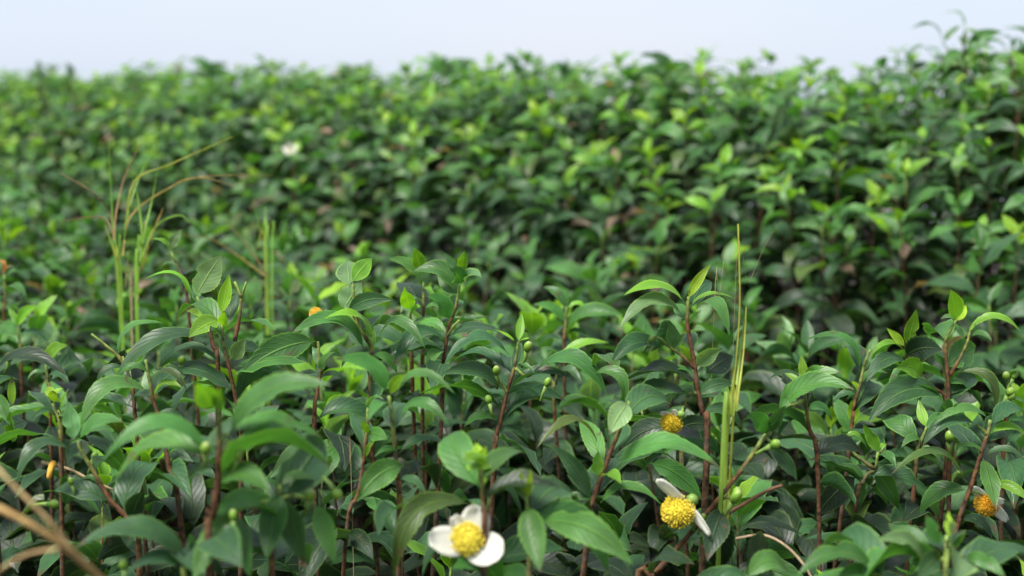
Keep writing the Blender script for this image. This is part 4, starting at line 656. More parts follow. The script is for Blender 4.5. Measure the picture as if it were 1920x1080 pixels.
    ('nearbridge', 'near tea plant with a dark leaf bridging low over the soil gap', (0.24, 0.8451, -0.01), [([(0.24, 0.8451, -0.01), (0.2209, 0.8306, 0.3713), (0.2243, 0.8239, 0.6833), (0.2234, 0.8258, 0.6963), (0.2217, 0.8274, 0.7076)], 0.0036, 0.0016, 0.03)], [((0.2217, 0.8274, 0.7076), (0.1698, 0.8078, 0.7122), 0.253, 0.31, 3, 0.408), ((0.2217, 0.8271, 0.7059), (0.2634, 0.8868, 0.6992), 0.115, 0.258, 4, 0.6), ((0.2224, 0.8269, 0.7043), (0.1922, 0.8113, 0.7016), 0.23, 0.344, 3, 0.476)], []),
    ('nearbottom', 'tea plant with a low rounded leaf under the dry curved twig', (0.1694, 0.8583, -0.01), [([(0.1694, 0.8583, -0.01), (0.1683, 0.8707, 0.3614), (0.1515, 0.8618, 0.6652), (0.1508, 0.8637, 0.6787), (0.1501, 0.8656, 0.6923)], 0.0036, 0.0016, 0.03)], [((0.1501, 0.8655, 0.6916), (0.1259, 0.8619, 0.6847), 0.23, 0.344, 3, 0.476), ((0.1501, 0.8654, 0.6906), (0.181, 0.8831, 0.6878), 0.287, 0.43, 2, 0.476), ((0.1495, 0.8658, 0.694), (0.1747, 0.9263, 0.6934), 0.057, 0.43, 4, 0.9)], []),
    ('budstem', 'tea plant with a slanting dark stem, green bud pair and a half-shed blossom', (0.0777, 0.9701, -0.01), [([(0.0777, 0.9701, -0.01), (0.0727, 0.957, 0.3471), (0.0872, 0.9591, 0.6393), (0.1005, 0.9618, 0.6581), (0.1251, 0.9657, 0.6862), (0.1426, 0.9686, 0.7069), (0.1672, 0.973, 0.738), (0.1797, 0.9756, 0.7564), (0.1847, 0.9759, 0.7587)], 0.0038, 0.002, 0.03), ([(0.146, 0.9692, 0.7106), (0.1536, 0.9696, 0.7136), (0.1585, 0.9688, 0.7084)], 0.0024, 0.0014, 0.03), ([(0.1797, 0.9756, 0.7564), (0.1865, 0.9746, 0.7497)], 0.0024, 0.0014, 0.03)], [((0.1839, 0.9745, 0.7489), (0.2025, 0.9712, 0.7249), 0.057, 0.361, 3, 0.9), ((0.1498, 0.9684, 0.705), (0.1346, 0.9344, 0.6785), 0.069, 0.43, 4, 0.9), ((0.1661, 0.9727, 0.7362), (0.1731, 0.9437, 0.7335), 0.057, 0.516, 4, 0.9), ((0.1668, 0.973, 0.7377), (0.1562, 1.0042, 0.7445), 0.057, 0.43, 3, 0.9), ((0.1797, 0.9756, 0.7564), (0.1944, 0.9632, 0.7703), 0.23, 0.31, 2, 0.408), ((0.1812, 0.9758, 0.7576), (0.1628, 0.9542, 0.7762), 0.115, 0.387, 3, 0.8), ((0.1479, 0.9681, 0.7031), (0.1489, 0.981, 0.6512), 0.057, 0.43, 4, 0.9), ((0.1839, 0.9759, 0.7587), (0.19, 0.9523, 0.7842), 0.057, 0.258, 3, 0.8)], [((0.1476, 0.9666, 0.696), (0.4269, -0.258, 0.8667), 1.6), ((0.1532, 0.9626, 0.7053), (0.3635, -0.008, 0.9316), 1.3), ((0.1727, 0.9704, 0.7448), (0.8296, -0.2074, 0.5185), 1.3), ((0.1314, 0.96, 0.689), (0.2252, -0.0403, 0.9735), 0.9)]),
    ('skyright', 'tall second-row tea plant with curved leaves dark against the sky', (0.8095, 2.4642, 0.2354), [([(0.8095, 2.4642, 0.2354), (0.8302, 2.4637, 0.6303), (0.8268, 2.4675, 0.9534), (0.7915, 2.4792, 1.0362), (0.7859, 2.4863, 1.0868), (0.7915, 2.4898, 1.1116)], 0.0036, 0.0016, 0.03), ([(0.7933, 2.4779, 1.027), (0.771, 2.4817, 1.0546), (0.7487, 2.4859, 1.084)], 0.0024, 0.0014, 0.03), ([(0.7803, 2.4798, 1.0408), (0.7524, 2.4807, 1.0472), (0.732, 2.482, 1.0564)], 0.0024, 0.0014, 0.03)], [((0.7497, 2.4854, 1.0803), (0.6919, 2.4784, 1.1056), 0.345, 0.258, 3, 0.204), ((0.7524, 2.4856, 1.0822), (0.7844, 2.4939, 1.1118), 0.115, 0.258, 3, 0.4), ((0.7877, 2.4892, 1.1079), (0.7527, 2.5059, 1.1326), 0.345, 0.215, 3, 0.204), ((0.732, 2.482, 1.0564), (0.6836, 2.4694, 1.0643), 0.287, 0.224, 3, 0.204), ((0.7877, 2.4882, 1.1006), (0.8093, 2.4758, 1.0892), 0.23, 0.43, 2, 0.34), ((0.7915, 2.4843, 1.073), (0.8515, 2.4792, 1.1002), 0.115, 0.344, 2, 0.6), ((0.7896, 2.483, 1.0638), (0.7437, 2.4489, 1.0267), 0.23, 0.344, 2, 0.34), ((0.7942, 2.4792, 1.0362), (0.8595, 2.4958, 1.0549), 0.23, 0.258, 1, 0.34), ((0.7915, 2.4817, 1.0546), (0.8335, 2.4542, 1.0676), 0.287, 0.301, 2, 0.34), ((0.7942, 2.4792, 1.0362), (0.7486, 2.4922, 0.9994), 0.23, 0.344, 2, 0.408)], []),
    ('skyright2', 'broad second-row tea plant with bright tip beside the tallest one', (0.8392, 2.5142, 0.2523), [([(0.8392, 2.5142, 0.2523), (0.8573, 2.5309, 0.6374), (0.8531, 2.5179, 0.9524), (0.8361, 2.5311, 1.0463), (0.8304, 2.5377, 1.0932)], 0.0036, 0.0016, 0.03)], [((0.8304, 2.5374, 1.0914), (0.8186, 2.521, 1.1065), 0.0, 0.43, 0, 0.8), ((0.8304, 2.5371, 1.0895), (0.8523, 2.5361, 1.0988), 0.23, 0.344, 2, 0.34), ((0.8304, 2.5364, 1.0839), (0.8037, 2.5294, 1.079), 0.23, 0.344, 1, 0.34), ((0.8323, 2.535, 1.0745), (0.8836, 2.5404, 1.0699), 0.287, 0.301, 3, 0.272), ((0.8323, 2.5344, 1.0698), (0.7896, 2.5101, 1.0459), 0.23, 0.344, 2, 0.34), ((0.8342, 2.5324, 1.0557), (0.895, 2.5398, 1.0277), 0.23, 0.344, 3, 0.408), ((0.8361, 2.5304, 1.0416), (0.793, 2.5472, 1.0183), 0.23, 0.344, 2, 0.408), ((0.8379, 2.5298, 1.0369), (0.8929, 2.5371, 1.0511), 0.23, 0.344, 6, 0.408)], []),
    ('skyright3', 'second-row tea plant with narrow hooked leaves at the end of the skyline', (0.884, 2.4635, 0.2516), [([(0.884, 2.4635, 0.2516), (0.8711, 2.4638, 0.6329), (0.8671, 2.436, 0.9449), (0.8625, 2.4475, 1.0267), (0.8588, 2.4552, 1.0812)], 0.0036, 0.0016, 0.03)], [((0.8588, 2.4549, 1.0794), (0.839, 2.4681, 1.0889), 0.345, 0.258, 3, 0.204), ((0.8588, 2.4547, 1.0775), (0.8852, 2.4533, 1.0721), 0.345, 0.258, 3, 0.204), ((0.8598, 2.4539, 1.0721), (0.8583, 2.4317, 1.0911), 0.0, 0.344, 2, 0.6), ((0.8607, 2.4514, 1.0539), (0.8261, 2.4498, 1.0358), 0.23, 0.344, 3, 0.34), ((0.8616, 2.4501, 1.0448), (0.905, 2.462, 1.0177), 0.23, 0.344, 3, 0.34), ((0.8625, 2.4488, 1.0357), (0.8299, 2.4294, 1.0039), 0.23, 0.344, 2, 0.408)], []),
    ('sk1', 'lone dark tea plant forking above the skyline', (-0.9337, 4.3984, 0.2566), [([(-0.9337, 4.3984, 0.2566), (-0.9328, 4.4071, 0.611), (-0.9236, 4.3788, 0.9009), (-0.9319, 4.3926, 0.9989), (-0.9368, 4.4018, 1.0643)], 0.0036, 0.0016, 0.03)], [((-0.9362, 4.4011, 1.0594), (-0.9576, 4.3887, 1.095), 0.23, 0.361, 2, 0.495), ((-0.9362, 4.4002, 1.0528), (-0.9037, 4.3951, 1.086), 0.23, 0.361, 2, 0.442), ((-0.9342, 4.3993, 1.0463), (-1.006, 4.4174, 1.0896), 0.23, 0.361, 2, 0.451), ((-0.9336, 4.3983, 1.0397), (-0.8715, 4.3838, 1.0754), 0.23, 0.361, 3, 0.524), ((-0.9347, 4.3974, 1.0332), (-0.9955, 4.4134, 1.0712), 0.23, 0.361, 3, 0.283), ((-0.9392, 4.3965, 1.0267), (-0.8677, 4.43, 1.0585), 0.23, 0.361, 3, 0.304), ((-0.9401, 4.3956, 1.0201), (-1.0255, 4.4056, 1.0385), 0.23, 0.361, 3, 0.442), ((-0.9399, 4.3947, 1.0136), (-0.8457, 4.381, 1.0404), 0.23, 0.361, 2, 0.462)], []),
    ('sk2', 'thin tea plant standing alone at the end of the skyline', (-1.5949, 4.8145, 0.1924), [([(-1.5949, 4.8145, 0.1924), (-1.5925, 4.8057, 0.5935), (-1.5795, 4.7857, 0.9216), (-1.5885, 4.7982, 1.0108), (-1.5939, 4.8065, 1.0702)], 0.0036, 0.0016, 0.03)], [((-1.5946, 4.8058, 1.0648), (-1.6158, 4.8387, 1.0942), 0.23, 0.361, 3, 0.384), ((-1.5953, 4.805, 1.0589), (-1.5816, 4.8216, 1.0892), 0.23, 0.361, 3, 0.487), ((-1.5974, 4.8041, 1.0529), (-1.6074, 4.795, 1.0845), 0.23, 0.361, 2, 0.525), ((-1.593, 4.8033, 1.047), (-1.5681, 4.8147, 1.0767), 0.23, 0.361, 2, 0.359), ((-1.5973, 4.8024, 1.041), (-1.6255, 4.8177, 1.0735), 0.23, 0.361, 3, 0.438), ((-1.5952, 4.8016, 1.0351), (-1.5608, 4.8173, 1.0602), 0.23, 0.361, 3, 0.441), ((-1.5959, 4.8008, 1.0292), (-1.6327, 4.8115, 1.0427), 0.23, 0.361, 2, 0.48), ((-1.596, 4.7999, 1.0232), (-1.5633, 4.824, 1.0465), 0.23, 0.361, 2, 0.338)], []),
    ('sk3', 'thin second tea plant poking up near the end of the skyline', (-1.4599, 4.7286, 0.2069), [([(-1.4599, 4.7286, 0.2069), (-1.4689, 4.7515, 0.5957), (-1.4613, 4.7341, 0.9138), (-1.4702, 4.7466, 1.003), (-1.4755, 4.755, 1.0624)], 0.0036, 0.0016, 0.03)], [((-1.4786, 4.7542, 1.0571), (-1.4916, 4.7738, 1.0902), 0.23, 0.361, 3, 0.517), ((-1.4743, 4.7534, 1.0511), (-1.4563, 4.7468, 1.0803), 0.23, 0.361, 3, 0.281), ((-1.4748, 4.7525, 1.0452), (-1.4926, 4.7384, 1.0901), 0.23, 0.361, 3, 0.54), ((-1.4787, 4.7517, 1.0392), (-1.4607, 4.7843, 1.0646), 0.23, 0.361, 3, 0.458), ((-1.4741, 4.7509, 1.0333), (-1.4996, 4.7382, 1.0727), 0.23, 0.361, 2, 0.3), ((-1.4752, 4.75, 1.0274), (-1.4439, 4.7499, 1.0566), 0.23, 0.361, 6, 0.36), ((-1.4726, 4.7492, 1.0214), (-1.4995, 4.7347, 1.039), 0.23, 0.361, 3, 0.314), ((-1.4777, 4.7484, 1.0155), (-1.4343, 4.7441, 1.0355), 0.23, 0.361, 6, 0.456)], []),
    ('sk4', 'round dark tea plant crowning the skyline', (-1.1907, 4.5416, 0.2302), [([(-1.1907, 4.5416, 0.2302), (-1.1808, 4.5532, 0.5973), (-1.1978, 4.5298, 0.8977), (-1.2063, 4.5424, 0.9868), (-1.2114, 4.5507, 1.0462)], 0.0036, 0.0016, 0.03)], [((-1.2147, 4.55, 1.0411), (-1.2275, 4.5739, 1.0711), 0.23, 0.361, 2, 0.324), ((-1.2114, 4.5492, 1.0352), (-1.1803, 4.5718, 1.0665), 0.23, 0.361, 2, 0.531), ((-1.208, 4.5483, 1.0292), (-1.2565, 4.5437, 1.0583), 0.23, 0.361, 6, 0.398), ((-1.2146, 4.5475, 1.0233), (-1.1616, 4.5412, 1.0518), 0.23, 0.361, 2, 0.33), ((-1.2143, 4.5467, 1.0174), (-1.2674, 4.5516, 1.0406), 0.23, 0.361, 3, 0.537), ((-1.2107, 4.5458, 1.0114), (-1.1433, 4.5599, 1.042), 0.23, 0.361, 6, 0.277), ((-1.2108, 4.545, 1.0055), (-1.2757, 4.5286, 1.0252), 0.23, 0.361, 6, 0.284), ((-1.2127, 4.5442, 0.9995), (-1.1284, 4.5374, 1.0178), 0.23, 0.361, 3, 0.318)], []),
    ('sk5', 'square dark tea plant at the dip in the skyline', (-0.6188, 4.019, 0.2471), [([(-0.6188, 4.019, 0.2471), (-0.6057, 4.0331, 0.5938), (-0.6067, 4.0221, 0.8775), (-0.6142, 4.0346, 0.9666), (-0.6188, 4.043, 1.026)], 0.0036, 0.0016, 0.03)], [((-0.6186, 4.0423, 1.0215), (-0.6291, 4.0504, 1.0487), 0.23, 0.361, 6, 0.313), ((-0.6168, 4.0415, 1.0156), (-0.592, 4.0509, 1.0412), 0.23, 0.361, 2, 0.512), ((-0.6175, 4.0407, 1.0097), (-0.6624, 4.0469, 1.0371), 0.23, 0.361, 6, 0.5), ((-0.6175, 4.0398, 1.0037), (-0.5664, 4.0519, 1.0449), 0.23, 0.361, 2, 0.486), ((-0.6215, 4.039, 0.9978), (-0.6677, 4.0294, 1.024), 0.23, 0.361, 2, 0.512), ((-0.6186, 4.0382, 0.9918), (-0.5451, 4.029, 1.0181), 0.23, 0.361, 2, 0.514), ((-0.6186, 4.0373, 0.9859), (-0.6711, 4.0357, 1.0032), 0.23, 0.361, 3, 0.292), ((-0.6163, 4.0365, 0.9799), (-0.5549, 4.0502, 1.0008), 0.23, 0.361, 3, 0.326)], []),
    ('sk6', 'tea plant with airy hooked tip leaves over the middle of the skyline', (-0.1558, 3.5356, 0.2477), [([(-0.1558, 3.5356, 0.2477), (-0.1547, 3.5394, 0.6154), (-0.1592, 3.5226, 0.9163), (-0.1659, 3.5352, 1.0054), (-0.1699, 3.5435, 1.0648)], 0.0036, 0.0016, 0.03)], [((-0.1678, 3.543, 1.0609), (-0.1758, 3.5479, 1.0853), 0.23, 0.361, 3, 0.413), ((-0.1707, 3.5421, 1.055), (-0.156, 3.5468, 1.0839), 0.23, 0.361, 3, 0.443), ((-0.1722, 3.5413, 1.049), (-0.2157, 3.5706, 1.0885), 0.23, 0.361, 2, 0.534), ((-0.1698, 3.5404, 1.0431), (-0.1119, 3.5497, 1.072), 0.23, 0.361, 3, 0.308), ((-0.1693, 3.5396, 1.0371), (-0.2314, 3.5601, 1.0677), 0.23, 0.361, 2, 0.315), ((-0.1709, 3.5388, 1.0312), (-0.1079, 3.5211, 1.055), 0.23, 0.361, 3, 0.534), ((-0.1673, 3.5379, 1.0253), (-0.2348, 3.54, 1.0475), 0.23, 0.361, 2, 0.318), ((-0.1694, 3.5371, 1.0193), (-0.094, 3.5246, 1.0333), 0.23, 0.361, 6, 0.535)], []),
    ('sk7', 'tea plant with a dark tip beside the airy hooked one', (-0.0943, 3.4842, 0.2503), [([(-0.0943, 3.4842, 0.2503), (-0.1003, 3.4952, 0.6133), (-0.1046, 3.4713, 0.9102), (-0.1112, 3.4838, 0.9993), (-0.1151, 3.4922, 1.0587)], 0.0036, 0.0016, 0.03)], [((-0.1169, 3.4916, 1.0548), (-0.1298, 3.5074, 1.0782), 0.23, 0.361, 3, 0.503), ((-0.1163, 3.4908, 1.0489), (-0.0988, 3.5169, 1.0778), 0.23, 0.361, 3, 0.358), ((-0.1134, 3.4899, 1.043), (-0.1479, 3.5232, 1.0751), 0.23, 0.361, 3, 0.392), ((-0.1175, 3.4891, 1.037), (-0.083, 3.5052, 1.0725), 0.23, 0.361, 2, 0.51), ((-0.1158, 3.4883, 1.0311), (-0.1577, 3.5018, 1.0699), 0.23, 0.361, 2, 0.377), ((-0.1151, 3.4874, 1.0251), (-0.0658, 3.4656, 1.0441), 0.23, 0.361, 3, 0.487), ((-0.1125, 3.4866, 1.0192), (-0.1492, 3.4619, 1.0397), 0.23, 0.361, 2, 0.458), ((-0.1151, 3.4858, 1.0133), (-0.0672, 3.4801, 1.0318), 0.23, 0.361, 3, 0.272)], []),
    ('sk8', 'broad blue-green tea plant on the skyline', (0.3571, 3.0203, 0.2523), [([(0.3571, 3.0203, 0.2523), (0.3454, 3.0328, 0.5993), (0.3435, 3.0131, 0.8832), (0.3378, 3.0268, 0.9812), (0.3344, 3.036, 1.0466)], 0.0036, 0.0016, 0.03)], [((0.3339, 3.0356, 1.0432), (0.3166, 3.0419, 1.0779), 0.23, 0.361, 2, 0.394), ((0.3326, 3.0346, 1.0366), (0.3619, 3.0524, 1.0607), 0.23, 0.361, 3, 0.396), ((0.3336, 3.0337, 1.0301), (0.2699, 3.0335, 1.0738), 0.23, 0.361, 3, 0.514), ((0.3363, 3.0328, 1.0236), (0.3937, 3.0566, 1.0507), 0.23, 0.361, 2, 0.539), ((0.3354, 3.0319, 1.017), (0.2652, 3.0434, 1.0464), 0.23, 0.361, 3, 0.429), ((0.3337, 3.031, 1.0105), (0.4118, 3.0506, 1.0309), 0.23, 0.361, 2, 0.413), ((0.3349, 3.03, 1.004), (0.2414, 3.0339, 1.0238), 0.23, 0.361, 2, 0.335), ((0.3346, 3.0291, 0.9974), (0.4272, 3.0574, 1.0082), 0.23, 0.361, 2, 0.407)], []),
    ('sk9', 'small dark tea plant on the skyline above the white blossom', (-0.4454, 3.8381, 0.2474), [([(-0.4454, 3.8381, 0.2474), (-0.4456, 3.8203, 0.6074), (-0.4279, 3.8236, 0.9019), (-0.4351, 3.8361, 0.991), (-0.4394, 3.8444, 1.0504)], 0.0036, 0.0016, 0.03)], [((-0.4404, 3.8438, 1.0461), (-0.4549, 3.8604, 1.0706), 0.23, 0.361, 3, 0.344), ((-0.4367, 3.843, 1.0402), (-0.4227, 3.8756, 1.0695), 0.23, 0.361, 6, 0.487), ((-0.4403, 3.8422, 1.0343), (-0.4876, 3.8743, 1.0709), 0.23, 0.361, 6, 0.495), ((-0.4377, 3.8413, 1.0283), (-0.4022, 3.8519, 1.0513), 0.23, 0.361, 2, 0.341), ((-0.4413, 3.8405, 1.0224), (-0.484, 3.8567, 1.0573), 0.23, 0.361, 2, 0.397), ((-0.4423, 3.8397, 1.0164), (-0.3932, 3.8216, 1.037), 0.23, 0.361, 3, 0.482), ((-0.439, 3.8388, 1.0105), (-0.5081, 3.8517, 1.0296), 0.23, 0.361, 3, 0.488), ((-0.4381, 3.838, 1.0046), (-0.3955, 3.8587, 1.0231), 0.23, 0.361, 3, 0.333)], []),
    ('sk10', 'upright tea plant on the skyline between two pale sky gaps', (0.127, 3.2298, 0.2459), [([(0.127, 3.2298, 0.2459), (0.1406, 3.2215, 0.6049), (0.131, 3.2172, 0.8987), (0.125, 3.2297, 0.9879), (0.1213, 3.2381, 1.0473)], 0.0036, 0.0016, 0.03)], [((0.12, 3.2376, 1.0437), (0.1135, 3.2317, 1.0763), 0.23, 0.361, 2, 0.408), ((0.1195, 3.2367, 1.0377), (0.134, 3.2527, 1.0649), 0.23, 0.361, 3, 0.452), ((0.1192, 3.2359, 1.0318), (0.0926, 3.2135, 1.0632), 0.23, 0.361, 3, 0.517), ((0.1224, 3.2351, 1.0258), (0.1532, 3.2318, 1.0508), 0.23, 0.361, 2, 0.405), ((0.122, 3.2342, 1.0199), (0.0824, 3.2534, 1.059), 0.23, 0.361, 2, 0.502), ((0.121, 3.2334, 1.014), (0.1734, 3.2129, 1.037), 0.23, 0.361, 2, 0.522), ((0.1211, 3.2326, 1.008), (0.0819, 3.2321, 1.0298), 0.23, 0.361, 6, 0.4), ((0.1231, 3.2317, 1.0021), (0.1736, 3.2032, 1.0113), 0.23, 0.361, 3, 0.345)], []),
    ('farblossom', 'second-row tea plant holding one small white blossom', (-0.4842, 3.2583, 0.0849), [([(-0.4842, 3.2583, 0.0849), (-0.5038, 3.2593, 0.4473), (-0.5012, 3.2358, 0.7437), (-0.5037, 3.2461, 0.8167), (-0.5061, 3.2512, 0.8532)], 0.0036, 0.0016, 0.03)], [((-0.5061, 3.2504, 0.8471), (-0.5433, 3.2663, 0.8402), 0.23, 0.344, 2, 0.34), ((-0.5049, 3.2495, 0.841), (-0.4756, 3.2659, 0.8279), 0.23, 0.344, 2, 0.34), ((-0.5037, 3.2478, 0.8289), (-0.529, 3.249, 0.8043), 0.23, 0.344, 3, 0.34), ((-0.5037, 3.2469, 0.8228), (-0.4653, 3.233, 0.7991), 0.23, 0.344, 3, 0.34), ((-0.5061, 3.2509, 0.8508), (-0.499, 3.3062, 0.8855), 0.0, 0.344, 1, 0.8)], []),
]
FLOWERS = [
    ('whiteblossom', (-0.0267, 0.8206, 0.7311), (-0.05, -0.85, 0.6), 0.0098, [((-0.052, 0.8124, 0.7304), 0.72, 0.35), ((-0.0178, 0.8273, 0.7503), 0.82, 0.3), ((-0.0364, 0.8283, 0.7433), 0.6, 0.5), ((-0.0045, 0.8092, 0.7222), 0.84, 0.3)], 'white blossom with four spread petals and a bright yellow centre', (-0.0173, 0.8791, 0.7162), (0.98, 0.8, 0.07), 3, 1.2, None),
    ('fingerleaf', (0.3678, 1.0561, 0.6825), (-0.5, -0.75, -0.35), 0.0085, [((0.3575, 1.0582, 0.6977), 0.45, 0.2), ((0.3852, 1.0544, 0.6707), 0.5, 0.2), ((0.3823, 1.0625, 0.6849), 0.6, 0.3)], 'half-hidden blossom with an orange centre behind the hanging leaf', (0.3505, 1.0477, 0.6948), (0.82, 0.36, 0.015), 8, 1.2, None),
    ('budstem', (0.1165, 0.9537, 0.7083), (-0.45, -0.75, -0.3), 0.0108, [((0.1002, 0.9472, 0.734), 0.3, 0.05), ((0.1386, 0.9416, 0.6944), 0.3, 0.08)], 'half-shed blossom, a yellow stamen ball with two hanging cream petals', (0.1287, 0.9643, 0.6906), (0.98, 0.74, 0.05), 12, 1.5, (0.1262, 0.9548, 0.7161)),
    ('tallshoot', (0.1213, 1.0453, 0.7494), (-0.4, -0.75, -0.45), 0.0078, [((0.1237, 1.043, 0.7616), 0.6, 0.5), ((0.114, 1.0505, 0.7578), 0.4, 0.3)], 'half-open blossom of orange-yellow stamens under a green calyx', (0.1327, 1.0567, 0.7585), (0.97, 0.66, 0.03), 15, 1.4, (0.128, 1.0413, 0.757)),
    ('palestack', (-0.1702, 1.205, 0.8082), (0.1, -0.5, 0.85), 0.0052, [((-0.1608, 1.1965, 0.8049), 0.8, 0.6), ((-0.1743, 1.2004, 0.8043), 0.8, 0.5)], 'small closing white blossom with an orange heart', (-0.131, 1.1834, 0.7978), (0.96, 0.52, 0.05), 18, 1.2, None),
    ('farblossom', (-0.5016, 3.1925, 0.8667), (0.1, -0.6, 0.8), 0.0036, [((-0.5197, 3.1922, 0.8643), 0.95, 0.5), ((-0.4835, 3.1927, 0.8679), 0.95, 0.5), ((-0.5016, 3.1947, 0.8822), 0.95, 0.5), ((-0.5087, 3.1826, 0.8539), 0.95, 0.5), ((-0.4895, 3.1828, 0.8551), 0.95, 0.5)], 'small white blossom with pale yellow middle', (-0.5061, 3.2498, 0.8435), (0.82, 0.62, 0.2), 30, 1.2, None),
]
